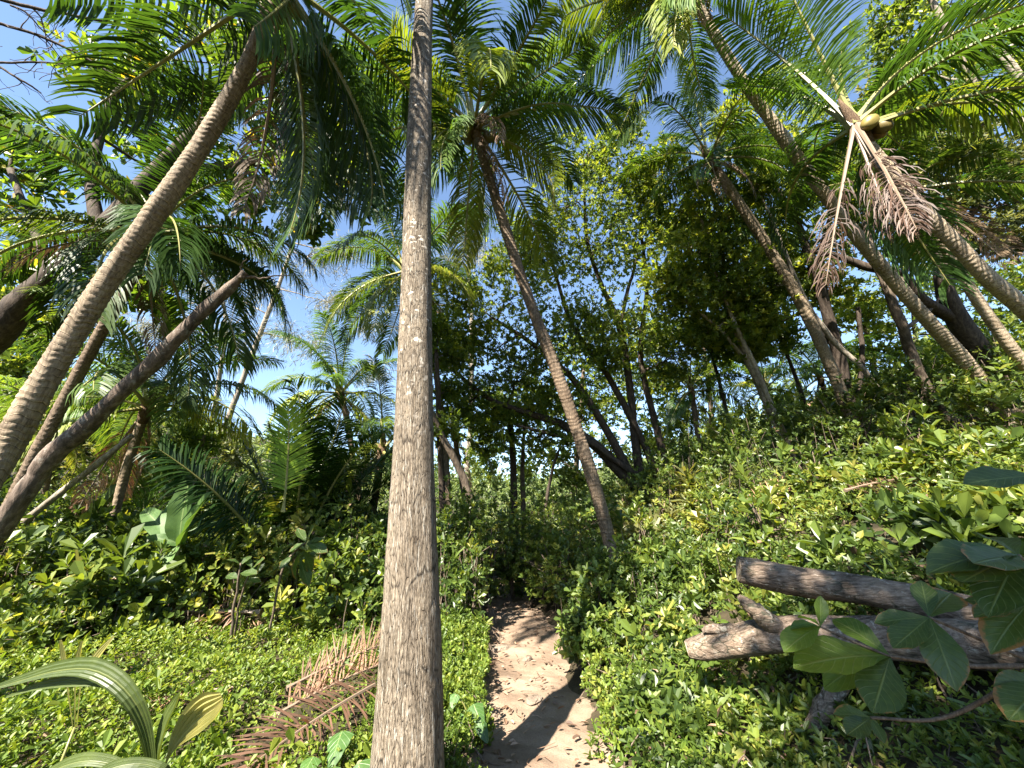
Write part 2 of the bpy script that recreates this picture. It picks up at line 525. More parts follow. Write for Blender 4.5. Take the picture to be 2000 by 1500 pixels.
    # moss and rusty algae on the flank towards the path
    flank = nd(nt, "ShaderNodeMath", {0: n2.outputs["Fac"], 1: 1.2, 2: cx.outputs[0]}, operation='MULTIPLY_ADD')
    mossf = ramp(nt, flank.outputs[0], [(0.9, (0, 0, 0)), (1.0, (0.55,) * 3)])
    col = mixc(nt, mossf, col, (0.085, 0.075, 0.035))
    nt.links.new(col, bs.inputs["Base Color"])
    bs.inputs["Roughness"].default_value = 0.9
    bs.inputs["Specular IOR Level"].default_value = 0.2
    h1 = nd(nt, "ShaderNodeMath", {0: crack, 1: 0.7, 2: n1.outputs["Fac"]}, operation='MULTIPLY_ADD')
    h2 = nd(nt, "ShaderNodeMath", {0: rs[0], 1: 0.12, 2: h1.outputs[0]}, operation='MULTIPLY_ADD')
    bp = nd(nt, "ShaderNodeBump", {"Strength": 0.8, "Distance": 0.012, "Height": h2.outputs[0]})
    nt.links.new(bp.outputs[0], bs.inputs["Normal"])
    return m


def ground_mat(name, stops, scale=1.3, fine=38.0, bump=0.5):
    m, nt, bs, out = mat(name)
    tc = nd(nt, "ShaderNodeTexCoord")
    n1 = nd(nt, "ShaderNodeTexNoise", {"Vector": tc.outputs["Object"], "Scale": scale, "Detail": 9.0, "Roughness": 0.62})
    n2 = nd(nt, "ShaderNodeTexNoise", {"Vector": tc.outputs["Object"], "Scale": fine, "Detail": 6.0, "Roughness": 0.7})
    vo = nd(nt, "ShaderNodeTexVoronoi", {"Vector": tc.outputs["Object"], "Scale": fine * 1.4})
    col = ramp(nt, n1.outputs["Fac"], stops)
    col = mixc(nt, 0.7, col, ramp(nt, n2.outputs["Fac"], [(0.3, (0.6, 0.56, 0.52)), (0.5, (1, 1, 1)), (0.72, (1.25, 1.24, 1.2))]), 'MULTIPLY')
    nt.links.new(col, bs.inputs["Base Color"])
    bs.inputs["Roughness"].default_value = 0.95
    bs.inputs["Specular IOR Level"].default_value = 0.15
    h = nd(nt, "ShaderNodeMath", {0: vo.outputs["Distance"], 1: 0.35, 2: n2.outputs["Fac"]}, operation='MULTIPLY_ADD')
    h2 = nd(nt, "ShaderNodeMath", {0: n1.outputs["Fac"], 1: 2.0, 2: h.outputs[0]}, operation='MULTIPLY_ADD')
    bp = nd(nt, "ShaderNodeBump", {"Strength": bump, "Distance": 0.03, "Height": h2.outputs[0]})
    nt.links.new(bp.outputs[0], bs.inputs["Normal"])
    return m


M = {}
M['palm'] = leaf_mat("palm_leaf", [(0.0, (0.030, 0.062, 0.014)), (0.5, (0.058, 0.115, 0.020)), (1.0, (0.12, 0.17, 0.03))],
                     rough=0.43, trans=0.40, tint=True, spec=0.36)
M['rachis'] = leaf_mat("palm_rachis", [(0, (0.10, 0.11, 0.03)), (1, (0.26, 0.24, 0.08))], rough=0.4, trans=0.0)
M['dead'] = leaf_mat("dead_palm_leaf", [(0.0, (0.07, 0.042, 0.026)), (0.5, (0.19, 0.115, 0.072)), (1.0, (0.36, 0.25, 0.17))],
                     rough=0.6, trans=0.18, tcol=(1.3, 1.0, 0.7), tint=True)
M['dead_r'] = leaf_mat("dead_palm_rachis", [(0, (0.08, 0.055, 0.038)), (1, (0.22, 0.16, 0.11))], rough=0.6, trans=0.0)
M['small'] = leaf_mat("small_leaf", [(0.0, (0.045, 0.076, 0.017)), (0.45, (0.10, 0.150, 0.026)), (0.8, (0.18, 0.225, 0.036)), (1.0, (0.23, 0.25, 0.045))],
                      rough=0.42, trans=0.6, blotch=0.8, tcol=(1.9, 1.75, 0.6))
M['bush'] = leaf_mat("bush_leaf", [(0.0, (0.034, 0.062, 0.015)), (0.5, (0.095, 0.145, 0.026)), (0.85, (0.185, 0.230, 0.040)), (1.0, (0.28, 0.27, 0.06))],
                     rough=0.40, trans=0.44, tcol=(1.8, 1.65, 0.6), blotch=0.7, scurf=0.4)
M['lawn'] = leaf_mat("ground_cover_leaf", [(0.0, (0.060, 0.105, 0.014)), (0.5, (0.125, 0.190, 0.022)), (1.0, (0.24, 0.28, 0.04))],
                     rough=0.5, trans=0.45, blotch=0.9, scurf=0.35)
M['almond'] = leaf_mat("almond_leaf", [(0.0, (0.030, 0.065, 0.014)), (0.5, (0.075, 0.135, 0.020)), (0.92, (0.15, 0.20, 0.03)), (1.0, (0.30, 0.22, 0.03))],
                       rough=0.38, trans=0.55, blotch=0.8, tcol=(1.9, 1.75, 0.55))
M['dusty'] = leaf_mat("olive_leaf", [(0.0, (0.040, 0.055, 0.018)), (0.5, (0.09, 0.115, 0.035)), (1.0, (0.19, 0.19, 0.07))],
                      rough=0.5, trans=0.5, blotch=0.6, tcol=(1.8, 1.6, 0.65))
M['casu'] = leaf_mat("casuarina_needles", [(0.0, (0.13, 0.145, 0.10)), (1.0, (0.27, 0.27, 0.19))], rough=0.6, trans=0.35, tcol=(1.2, 1.15, 0.9))
M['far'] = leaf_mat("far_leaf", [(0.0, (0.040, 0.07, 0.022)), (0.5, (0.10, 0.15, 0.04)), (1.0, (0.20, 0.24, 0.075))], rough=0.55, trans=0.4, blotch=0.25, scurf=0.45)
M['bark'] = bark_mat("brown_bark", (0.035, 0.027, 0.02), (0.105, 0.082, 0.062), (0.22, 0.18, 0.14))
M['dbark'] = bark_mat("dark_bark", (0.022, 0.017, 0.013), (0.060, 0.046, 0.036), (0.13, 0.105, 0.082))
M['pbark'] = bark_mat("pale_bark", (0.12, 0.10, 0.08), (0.27, 0.235, 0.19), (0.42, 0.38, 0.32), lichen=0.4)
M['deadwood'] = bark_mat("weathered_wood", (0.035, 0.028, 0.022), (0.125, 0.095, 0.075), (0.28, 0.23, 0.19), sx=11, sz=2.0, bump=0.9, lichen=0.3)
M['trunk'] = palm_bark_mat("coconut_bark", (0.20, 0.155, 0.105), (0.31, 0.255, 0.185), (0.085, 0.062, 0.042))
M['trunk2'] = palm_bark_mat("brown_coconut_bark", (0.135, 0.098, 0.066), (0.23, 0.18, 0.13), (0.055, 0.04, 0.028))
M['trunk3'] = palm_bark_mat("sunlit_coconut_bark", (0.28, 0.225, 0.16), (0.40, 0.34, 0.25), (0.12, 0.09, 0.062), rings=11.0)
M['fore'] = foretrunk_mat()
M['logwood'] = log_mat()
M['sawn'] = bark_mat("sawn_wood", (0.16, 0.12, 0.09), (0.30, 0.24, 0.18), (0.42, 0.36, 0.29), sx=20, sz=20, bump=0.5)
M['soil'] = ground_mat("soil", [(0.3, (0.022, 0.019, 0.012)), (0.5, (0.045, 0.037, 0.022)), (0.7, (0.085, 0.068, 0.040))])
M['path'] = ground_mat("path_earth", [(0.28, (0.115, 0.080, 0.056)), (0.5, (0.215, 0.157, 0.112)), (0.72, (0.30, 0.23, 0.17))], scale=1.6, fine=70.0, bump=0.35)
M['stone'] = ground_mat("pale_stone", [(0.3, (0.13, 0.10, 0.075)), (0.7, (0.25, 0.20, 0.155))], scale=7, fine=40)
M['fibre'] = bark_mat("palm_fibre", (0.05, 0.03, 0.018), (0.13, 0.085, 0.05), (0.27, 0.19, 0.12), sx=50, sz=5, bump=0.8)
M['nut'] = leaf_mat("coconut_husk", [(0, (0.10, 0.095, 0.02)), (1, (0.23, 0.17, 0.05))], rough=0.45, trans=0.0, tint=True)
M['twig'] = bark_mat("twig_bark", (0.05, 0.038, 0.03), (0.13, 0.10, 0.075), (0.26, 0.21, 0.16), sx=60, sz=20, bump=0.2)


def big_leaf_mat(name, dark, light, vein, rough=0.4, trans=0.3, brown=0.0, pleat=0.0, nveins=9.0):
    """a leaf seen close: UV u along 0..1, v across -1..1; midrib, side veins, browned rim"""
    m, nt, bs, out = mat(name)
    tc = nd(nt, "ShaderNodeTexCoord")
    uv = nd(nt, "ShaderNodeSeparateXYZ", {0: tc.outputs["UV"]})
    av = nd(nt, "ShaderNodeMath", {0: uv.outputs[1]}, operation='ABSOLUTE')
    oi = nd(nt, "ShaderNodeObjectInfo")
    n1 = nd(nt, "ShaderNodeTexNoise", {"Vector": tc.outputs["Object"], "Scale": 14.0, "Detail": 5.0, "Roughness": 0.65})
    fr = nd(nt, "ShaderNodeMath", {0: oi.outputs["Random"], 1: 0.35, 2: n1.outputs["Fac"]}, operation='MULTIPLY_ADD')
    col = ramp(nt, fr.outputs[0], [(0.3, dark), (1.0, light)])
    if pleat:
        k = nd(nt, "ShaderNodeMath", {0: uv.outputs[1], 1: pleat}, operation='MULTIPLY')
    else:
        b = nd(nt, "ShaderNodeMath", {0: av.outputs[0], 1: -0.28, 2: uv.outputs[0]}, operation='MULTIPLY_ADD')
        k = nd(nt, "ShaderNodeMath", {0: b.outputs[0], 1: nveins}, operation='MULTIPLY')
    f = nd(nt, "ShaderNodeMath", {0: k.outputs[0]}, operation='FRACT')
    sv = ramp(nt, f.outputs[0], [(0.0, (0.55,) * 3), (0.09, (0,) * 3), (0.91, (0,) * 3), (1.0, (0.55,) * 3)])
    mid = ramp(nt, av.outputs[0], [(0.02, (1,) * 3), (0.07, (0,) * 3)])
    vm = nd(nt, "ShaderNodeMath", {0: sv, 1: mid}, operation='MAXIMUM')
    col = mixc(nt, vm.outputs[0], col, vein)
    if brown:
        e = nd(nt, "ShaderNodeMath", {0: av.outputs[0], 1: uv.outputs[0]}, operation='ADD')
        e2 = nd(nt, "ShaderNodeMath", {0: n1.outputs["Fac"], 1: 1.1, 2: e.outputs[0]}, operation='MULTIPLY_ADD')
        e3 = nd(nt, "ShaderNodeMath", {0: oi.outputs["Random"], 1: 0.5, 2: e2.outputs[0]}, operation='MULTIPLY_ADD')
        col = mixc(nt, ramp(nt, e3.outputs[0], [(min(0.99, 0.90 / 1.0), (0,) * 3), (1.0, (0,) * 3)]) if brown < 0.5 else
                   ramp(nt, nd(nt, "ShaderNodeMath", {0: e3.outputs[0], 1: 0.36}, operation='MULTIPLY').outputs[0],
                        [(0.87, (0,) * 3), (0.95, (1,) * 3)]), col, (0.26, 0.14, 0.05))
    tl = nd(nt, "ShaderNodeBsdfTranslucent")
    nt.links.new(mixc(nt, 1.0, col, (1.5, 1.45, 0.6), 'MULTIPLY'), tl.inputs["Color"])
    nt.links.new(col, bs.inputs["Base Color"])
    bs.inputs["Roughness"].default_value = rough
    bp = nd(nt, "ShaderNodeBump", {"Strength": 0.35, "Distance": 0.01, "Height": vm.outputs[0]})
    nt.links.new(bp.outputs[0], bs.inputs["Normal"])
    nt.links.new(bp.outputs[0], tl.inputs["Normal"])
    mx = nd(nt, "ShaderNodeMixShader", {0: trans, 1: bs.outputs[0], 2: tl.outputs[0]})
    nt.links.new(mx.outputs[0], out.inputs["Surface"])
    return m


M['sap'] = big_leaf_mat("sapling_leaf", (0.034, 0.066, 0.018), (0.085, 0.135, 0.03), (0.14, 0.19, 0.065), brown=1.0, trans=0.45)
M['sapsun'] = big_leaf_mat("sunlit_sapling_leaf", (0.06, 0.12, 0.018), (0.14, 0.215, 0.035), (0.2, 0.26, 0.08), trans=0.55)  # lighter copy of the sapling leaf, the sun gap put into its colour
M['banana'] = big_leaf_mat("banana_leaf", (0.04, 0.09, 0.022), (0.09, 0.165, 0.04), (0.16, 0.22, 0.08), rough=0.55, nveins=40.0)
M['taro'] = big_leaf_mat("taro_leaf", (0.035, 0.085, 0.022), (0.085, 0.165, 0.035), (0.17, 0.25, 0.09), nveins=6.0)
M['sprout'] = big_leaf_mat("seedling_leaf", (0.032, 0.052, 0.012), (0.085, 0.115, 0.026), (0.15, 0.17, 0.055), pleat=7.0, rough=0.45)
M['spgold'] = big_leaf_mat("golden_seedling_leaf", (0.17, 0.18, 0.05), (0.34, 0.31, 0.11), (0.42, 0.38, 0.18), pleat=8.0, rough=0.5, trans=0.4)

# ------------------------------------------------------------------ the setting: ground and path
xs = np.sinh(np.linspace(-1, 1, 201) * 5.0) / math.sinh(5.0) * 400
ys = np.sinh(np.linspace(-1, 1, 201) * 5.0) / math.sinh(5.0) * 400 + 5.5
X, Y = np.meshgrid(xs, ys, indexing='ij')
Z = g(X, Y)
Z = Z - 0.06 * np.clip(1.5 - np.abs(X - path_x(Y)) / 0.5, 0, 1) * (Y < 11.5)


def grid_faces(a, b):
    i, j = np.meshgrid(np.arange(a - 1), np.arange(b - 1), indexing='ij')
    return np.stack([i * b + j, (i + 1) * b + j, (i + 1) * b + j + 1, i * b + j + 1], -1).reshape(-1, 4)


ob("ground", mesh("ground", np.stack([X, Y, Z], -1).reshape(-1, 3), [grid_faces(201, 201)], M['soil'], smooth=True), kind="structure")
yy = np.linspace(-3, 12, 460)
ww = np.linspace(-1, 1, 41)
PY = yy[:, None] + 0 * ww[None]
hw = 0.60 + 0.06 * np.sin(yy * 2.1) + 0.05 * np.sin(yy * 4.7 + 1)
PX = path_x(PY) + ww[None] * hw[:, None] + 0.03 * wav(PY, ww[None] * 0 + 3, 4)
PZ = g(PX, PY) + 0.006 - 0.05 * np.abs(ww[None]) ** 5 + 0.012 * wav(PX, PY, 9, 20) + 0.006 * wav(PX, PY, 24, 27) + 0.025 * (1 - ww[None] ** 2) * wav(PX, PY, 2.2, 3)
ob("path", mesh("path", np.stack([PX, PY, PZ], -1).reshape(-1, 3), [grid_faces(460, 41)[:, ::-1]], M['path'], smooth=True), kind="structure")

# ------------------------------------------------------------------ palm fronds: shared meshes of unit length
def frond_curve(e0, bend, n=26, sway=0.0):
    s = np.linspace(0, 1, n)
    a = np.radians(e0) - np.radians(bend) * s ** 1.35
    d = np.stack([np.cos(a), sway * s, np.sin(a)], -1)
    C = np.zeros((n, 3))
    C[1:] = np.cumsum((d[1:] + d[:-1]) / 2, axis=0) / (n - 1)
    return C


def frond_mesh(name, e0, bend, seed, mats, nl=104, ll=0.29, lw=0.0105, droop=0.55, ragged=0.06, dead=False, start=0.16, young=False, lift=0.18, mess=0.06):
    rng = np.random.default_rng(seed)
    acc = Acc()
    C = frond_curve(e0, bend, sway=rng.uniform(-0.12, 0.12))
    n = len(C)
    T = norm(np.gradient(C, axis=0))
    Yv = np.array((0, 1.0, 0))
    S = np.linspace(0, 1, n)
    r = 0.0115 * (1 - S) ** 0.8 + 0.0012
    r[0] = 0.022
    r[1] = 0.016
    V, F, uv = tube(C, r, 5)
    acc.add(V, F, 0.5 + 0.4 * rng.random(), 1)
    s = np.linspace(start, 0.995, nl)
    for side in (-1, 1):
        ss = np.clip(s + rng.normal(0, 0.003, nl), 0, 1)
        keep = rng.random(nl) > ragged
        if ragged > 0.1:
            for _ in range(3):
                a = rng.uniform(0.2, 0.95)
                keep &= np.abs(ss - a) > 0.02
        ss = ss[keep]
        k = len(ss)
        P = np.stack([np.interp(ss, S, C[:, i]) for i in range(3)], -1)
        t = norm(np.stack([np.interp(ss, S, T[:, i]) for i in range(3)], -1))
        lat = Yv - t * (t @ Yv)[:, None]
        lat = norm(lat) * side
        up = np.cross(t, np.cross(np.array((0, 0, 1.0)), t) * 1.0)
        up = norm(np.cross(lat * side, t)) * -1
        up = np.where((up[:, 2:3] < 0) & (np.abs(t[:, 2:3]) < 0.97), -up, up)
        fwd = 0.45 + 0.75 * ss ** 2
        d = norm(lat + t * fwd[:, None] + up * (lift + rng.normal(0, 0.1, k))[:, None] + rng.normal(0, mess, (k, 3)))
        L = ll * (0.42 + 0.58 * np.sin(np.pi * np.clip((ss - start) / (1 - start) * 0.86 + 0.12, 0, 1))) * rng.uniform(0.85, 1.1, k)
        if young:
            L *= 0.8
        wv = norm(t - d * np.sum(t * d, 1)[:, None])
        tone = np.clip(0.45 + rng.normal(0, 0.17) + rng.normal(0, 0.12, k) + 0.15 * (ss - 0.5), 0, 1)
        dr = droop * rng.uniform(0.6, 1.4, k)
        p = P.copy()
        rows = [(p.copy(), 0.55)]
        for q, wd in ((0.34, 1.0), (0.36, 0.72), (0.30, 0.0)):
            p = p + d * (L * q)[:, None]
            rows.append((p.copy(), wd))
            d = norm(d + np.array((0, 0, -1.0)) * dr[:, None])
            wv = norm(wv - d * np.sum(wv * d, 1)[:, None])
        wd_ = lw * rng.uniform(0.8, 1.15, k)
        vs = []
        for (pp, wd) in rows[:3]:
            vs.append(pp + wv * (wd_ * wd)[:, None] * 0.5)
            vs.append(pp - wv * (wd_ * wd)[:, None] * 0.5)
        vs.append(rows[3][0])
        VV = np.stack(vs, 1)
        base = (np.arange(k) * 7)[:, None]
        acc.add(VV.reshape(-1, 3), [np.concatenate([base + np.array([0, 1, 3, 2]), base + np.array([2, 3, 5, 4])]),
                                    base + np.array([4, 5, 6])], np.repeat(tone, 7), 0)
    return acc.build(name, mats)


FR = {}
PM = [M['palm'], M['rachis']]
VAR = [(80, 32), (66, 62), (48, 82), (28, 88), (6, 78), (-22, 58), (-48, 36)]
for v, (e0, b) in enumerate(VAR):
    FR[v] = [frond_mesh("palm_frond", e0 + dv, b + db, 10 * v + i, PM, droop=0.42 + 0.17 * min(v, 4), ragged=0.05 + 0.09 * (i == 2), young=(v == 0))
             for i, (dv, db) in enumerate(((0, 0), (-8, 10), (7, -8)))]
FR['dead'] = [frond_mesh("dead_palm_frond", e0, b, 200 + i, [M['dead'], M['dead_r']], nl=70, droop=1.3, ragged=0.22, ll=0.2, lw=0.009)
              for i, (e0, b) in enumerate(((-30, 58), (-62, 24), (-45, 40)))]
FR['fallen'] = [frond_mesh("fallen_palm_frond", 6, 14, 230 + i, [M['dead'], M['dead_r']], nl=64, droop=dr, ragged=0.12, ll=0.27, lw=0.0115, lift=lf, start=0.1, mess=0.22)
                for i, (dr, lf) in enumerate(((0.12, 0.75), (0.15, 0.25), (0.5, 0.1)))]
FR['hang'] = [frond_mesh("hanging_dead_frond", e0, b, 270 + i, [M['dead'], M['dead_r']], nl=80, droop=1.5, ragged=0.25, ll=0.2, lw=0.007, mess=.4, start=.38) for i, (e0, b) in enumerate(((-78, 8), (-84, 5)))]
FR['spear'] = [frond_mesh("upright_palm_frond", 84, 14, 250, PM, nl=60, droop=0.12, ll=0.28, lw=0.017, ragged=0.0, lift=0.1, start=0.2)]


def nut_mesh():
    a = Acc()
    C = np.array([(0, 0, -0.13), (0, 0, -0.115), (0, 0, -0.06), (0, 0, 0.0), (0, 0, 0.07), (0, 0, 0.115), (0, 0, 0.13)])
    V, F, uv = tube(C, [0.01, 0.045, 0.088, 0.1, 0.082, 0.045, 0.012], 10)
    a.add(V, F, 0.5)
    return a.build("coconut", M['nut'], True)


NUT = nut_mesh()


def line3(pts, d0, d1):
    """picture points (px, py, width[, depth]) to world points and radii"""
    out, rad = [], []
    n = len(pts)
    for i, p in enumerate(pts):
        t = p[3] if len(p) > 3 else d0 + (d1 - d0) * i / (n - 1)
        out.append(at(p[0], p[1], t))
        rad.append(p[2] * 0.5 * t / FPX)
    Q = np.array([(p[0] - W2, H2 - p[1]) for p in pts], float)
    if n > 1:
        tg = norm(np.gradient(Q, axis=0))
        pr = np.stack([-tg[:, 1], tg[:, 0]], -1)
        sec = 1 + (Q ** 2).sum(1) / FPX ** 2
        c2 = (pr * norm(Q)).sum(1) ** 2
        rad = np.array(rad) / np.sqrt(c2 * sec + (1 - c2))
    return np.array(out), np.array(rad)


def to_ground(P, R, flare=1.25):
    """carry the foot of a trunk down into the ground"""
    p, r = P[0], R[0]
    t = norm(P[0] - P[1])
    t = norm(t + np.array((0, 0, -0.35)))
    L, q = [], p.copy()
    s = 0
    while q[2] > g(q[0], q[1]) - 0.12 and s < 40:
        q = q + t * 0.3
        t = norm(t + np.array((0, 0, -0.08)))
        L.append(q.copy())
        s += 1
    if not L:
        return P, R
    L = L[::-1]
    L = L[::2] + ([] if (len(L) - 1) % 2 == 0 else [])
    k = len(L)
    return np.vstack([np.array(L), P]), np.concatenate([r * np.linspace(flare, 1.02, k), R])


def palm_trunk(P, R, mt, ring=0.075, ns=20, name="trunk", amp=0.05, seed=0):
    rng = np.random.default_rng(seed)
    C0 = spline(np.column_stack([P, R]), 400)
    L = np.concatenate([[0], np.cumsum(np.linalg.norm(np.diff(C0[:, :3], axis=0), axis=1))])
    s, rows = 0.0, []
    while s < L[-1] - ring:
        w = ring * rng.uniform(0.75, 1.3)
        k = rng.uniform(0.6, 1.4)
        rows += [(s, 1 - amp * 0.5 * k), (s + w * 0.18, 1 + amp * k), (s + w * 0.6, 1 + amp * 0.2)]
        s += w
    rows = np.array(rows)
    C = np.stack([np.interp(rows[:, 0], L, C0[:, i]) for i in range(4)], -1)
    a = np.linspace(0, 2 * np.pi, ns + 1)
    ph = rng.uniform(0, 6.28, 3)
    z = rows[:, 0:1]
    shift = ring * (0.28 * np.sin(a + ph[0] + z * 1.3) + 0.22 * np.sin(2 * a + ph[1] - z * 2.1) + 0.16 * np.sin(5 * a + z * 9))
    rad = rows[:, 1:2] * (1 + .03 * np.sin(z * 2.3 + ph[0]) + .02 * np.sin(z * 5.1) + 0.02 * np.sin(3 * a + ph[2] + z * 3) + 0.015 * np.sin(7 * a + z * 11))
    V, F, uv = tube(C[:, :3], C[:, 3], ns, rad=rad, shift=shift)
    acc = Acc()
    acc.add(V, F, 0.5, uv=uv)
    return acc, C


def palm(label, pts, d0, d1, flen=3.6, n=18, seed=1, mt='trunk', cat="palm tree", extra=(), dead=2, nuts=0, tint=(1, 1, 1), lo=0, hi=6, ring=0.075,
         ns=18, yellow=0.12, name="coconut_palm", group="coconut palms", az0=None, skip=None, foot=True):
    rng = np.random.default_rng(seed)
    P, R = line3(pts, d0, d1)
    if foot:
        P, R = to_ground(P, R)
    base = P[0].copy()
    root = thing(name, label, cat, base, group)
    acc, C = palm_trunk(P, R, M[mt], ring, ns, seed=seed)
    ob("trunk", acc.build("trunk", M[mt], True, base), root)
    top = P[-1]
    tan = norm(P[-1] - P[-2])
    palm_crown(root, top - base, tan, flen, n, rng, extra, dead, nuts, tint, lo, hi, yellow, R[-1], az0, skip)
    return root


def palm_crown(root, top, tan, flen, n, rng, extra, dead, nuts, tint, lo, hi, yellow, r, az0=None, skip=None):
    # fibrous sheath round the growing point
    a = Acc()
    C = np.stack([top + tan * t for t in (-0.18, 0.0, 0.22, 0.45, 0.7)])
    C[:, :] += 0
    V, F, uv = tube(C, [r * 1.02, r * 1.35, r * 1.3, r * 0.8, r * 0.15], 12, 0.08, rng)
    a.add(V, F, 0.5, uv=uv)
    ob("crown_sheath", a.build("crown_sheath", M['fibre'], True), root)
    az0 = rng.uniform(0, 360) if az0 is None else az0
    specs = []
    for i in range(n):
        age = (i + 0.5) / n
        v = int(np.clip(round(lo + (hi - lo) * age + rng.normal(0, 0.4)), 0, 6))
        specs.append((az0 + 137.508 * i + rng.normal(0, 7), v, rng.uniform(0.85, 1.08), None, 0.45 - 0.5 * age))
    for e in extra:
        specs.append((e[0], e[1], e[2] if len(e) > 2 else 1.0, e[3] if len(e) > 3 else None, 0.101))
    for k in range(dead):
        specs.append((rng.uniform(0, 360), 'dead', rng.uniform(0.6, 0.9), None, -0.12))
    for (az, v, sc, c, dz) in specs:
        if skip and v != 'dead' and dz != 0.101 and any(abs((az - s0 + 180) % 360 - 180) < hw for s0, hw in skip):
            continue
        ms = FR[v]
        o = bpy.data.objects.new("frond" if v not in ('dead', 'hang') else "dead_frond", ms[int(rng.integers(len(ms)))])
        put(o, root)
        ar = math.radians(az)
        o.location = Vector(top + tan * (0.12 + dz * 0.55) + np.array((math.cos(ar), math.sin(ar), 0)) * r * 0.7)
        o.rotation_euler = (rng.normal(0, 0.22), rng.normal(0, 0.08), ar)
        s = flen * sc
        o.scale = (s, s, s)
        if c is None:
            k = rng.uniform(0.8, 1.15)
            c = (k * tint[0], k * tint[1], k * tint[2])
            if v in (4, 5, 6) and rng.random() < yellow * 2:
                c = (2.6 * tint[0], 1.75 * tint[1], 1.0 * tint[2])
        o.color = (*c, 1)
    for k in range(nuts):
        ar = rng.uniform(0, 6.28)
        o = put(bpy.data.objects.new("coconut", NUT), root)
        o.location = Vector(top + tan * rng.uniform(-0.16, 0.1) + np.array((math.cos(ar), math.sin(ar), 0)) * (r * 1.35 + rng.uniform(0.06, 0.16)))
        o.rotation_euler = (rng.normal(0, 0.5), rng.normal(0, 0.5), ar)
        s = rng.uniform(0.85, 1.15)
        o.scale = (s, s, s)
        q = rng.uniform(0.5, 1.2)
        o.color = (q, q * rng.uniform(0.8, 1.1), q, 1)


# the tall grey palm beside the path: its crown stands above the picture and shades the logs
def fore_palm():
    rng = np.random.default_rng(3)
    k = 1.18
    pts = [(788, 1660, 178, 1.60 * k), (792, 1580, 164, 1.66 * k), (796, 1500, 148, 1.71 * k), (800, 1380, 134, 1.80 * k), (803, 1255, 121, 1.876 * k), (805, 1110, 103, 1.98 * k), (806.5, 975, 89, 2.11 * k),
           (808, 857, 77, 2.22 * k), (811, 680, 67, 2.42 * k), (814, 500, 58, 2.67 * k), (819, 262, 47.5, 3.08 * k), (824, 110, 40, 3.42 * k), (829, 0, 35, 3.71 * k), (833, -90, 32, 4.0 * k), (838, -190, 29, 4.42 * k), (843, -300, 27, 4.95 * k)]
    P, R = line3(pts, 0, 0)
    P, R = to_ground(P, R, 1.35)
    base = P[0].copy()
    root = thing("coconut_palm", "tall grey palm trunk with cracked bark standing beside the path, crown out of view", "palm tree", base, "coconut palms")
    C0 = spline(np.column_stack([P, R]), 260)
    L = np.concatenate([[0], np.cumsum(np.linalg.norm(np.diff(C0[:, :3], axis=0), axis=1))])
    ns = 56
    a = np.linspace(0, 2 * np.pi, ns + 1)
    z = L[:, None]
    rad = 1 + 0.012 * np.sin(2 * a + z * 1.7) + 0.010 * np.sin(5 * a - z * 2.3 + 1) + 0.007 * np.sin(11 * a + z * 5.1) + 0.006 * np.sin(17 * a - z * 7)
    zz = z * 2.9 + 0.45 * np.sin(z * 1.7) + 0.3 * np.sin(z * 3.1 + 1)
    f = (zz + 0.10 * np.sin(a + z) + 0.07 * np.sin(3 * a + zz)) % 1.0
    rad = rad + 0.022 * (f - 0.5) - 0.012 * np.exp(-((f - .03) / .05) ** 2) * (0.5 + 0.5 * np.sin(a * 2 + zz))
    rad[:, -1] = rad[:, 0]
    V, F, uv = tube(C0[:, :3], C0[:, 3], ns, rad=rad)
    acc = Acc()
    acc.add(V, F, 0.5, uv=uv)
    ob("trunk", acc.build("trunk", M['fore'], True, base), root)
    palm_crown(root, P[-1] - base, norm(P[-1] - P[-2]), 3.0, 14, rng, (), 0, 6, (1, 1, 1), 0, 3, 0.1, R[-1], az0=20, skip=((60, 95),))


fore_palm()

palm("brown palm leaning right to left over the path, whole crown against blue sky",
     [(1228, 1190, 26), (1200, 1095, 25), (1165, 960, 25), (1130, 850, 25), (1085, 720, 23), (1035, 590, 21), (985, 440, 20), (950, 330, 18), (930, 262, 17)],
     6.2, 8.0, flen=3.2, n=21, seed=11, mt='trunk2', nuts=9, dead=3, ring=0.07,
     extra=((100, 0, 1.05), (60, 1, 1.0), (180, 2, 1.05), (10, 5, 0.9, (2.4, 1.6, 0.8)), (255, 6, 0.8, (2.6, 1.7, 0.8))))
palm("thick ringed palm leaning in from the lower left edge, crown at the top edge",
     [(-40, 960, 66), (5, 890, 64), (70, 772, 61), (130, 674, 57), (210, 548, 52), (300, 420, 49), (375, 312, 46), (440, 206, 43), (490, 112, 38), (528, 20, 34), (540, -20, 33)],
     3.3, 4.7, flen=3.2, n=17, seed=21, mt='trunk', ns=30, nuts=6, dead=1, ring=0.06, skip=((0, 32),), tint=(.62, .7, .7),
     extra=((300, 5, 0.8), (345, 6, .85), (60, 5, 1.0), (25, 6, 0.95), (80, 5, .9), (200, 4, 0.8), (270, 6, 0.75)))
palm("dark slender palm behind the thick leaning trunk, drooping crown below it",
     [(-15, 1060, 36), (15, 1000, 34), (85, 860, 31), (135, 765, 29), (180, 680, 27), (228, 595, 26), (262, 535, 24), (285, 480, 23)],
     5.3, 6.0, flen=2.8, n=15, seed=31, mt='trunk2', dead=2, tint=(0.6, 0.68, 0.68), yellow=0.05,
     extra=((150, 1, 1.0), (120, 2, 1.05), (0, 4, 1.0), (20, 4, 1.0), (340, 5, 1.0), (320, 4, 0.9)))
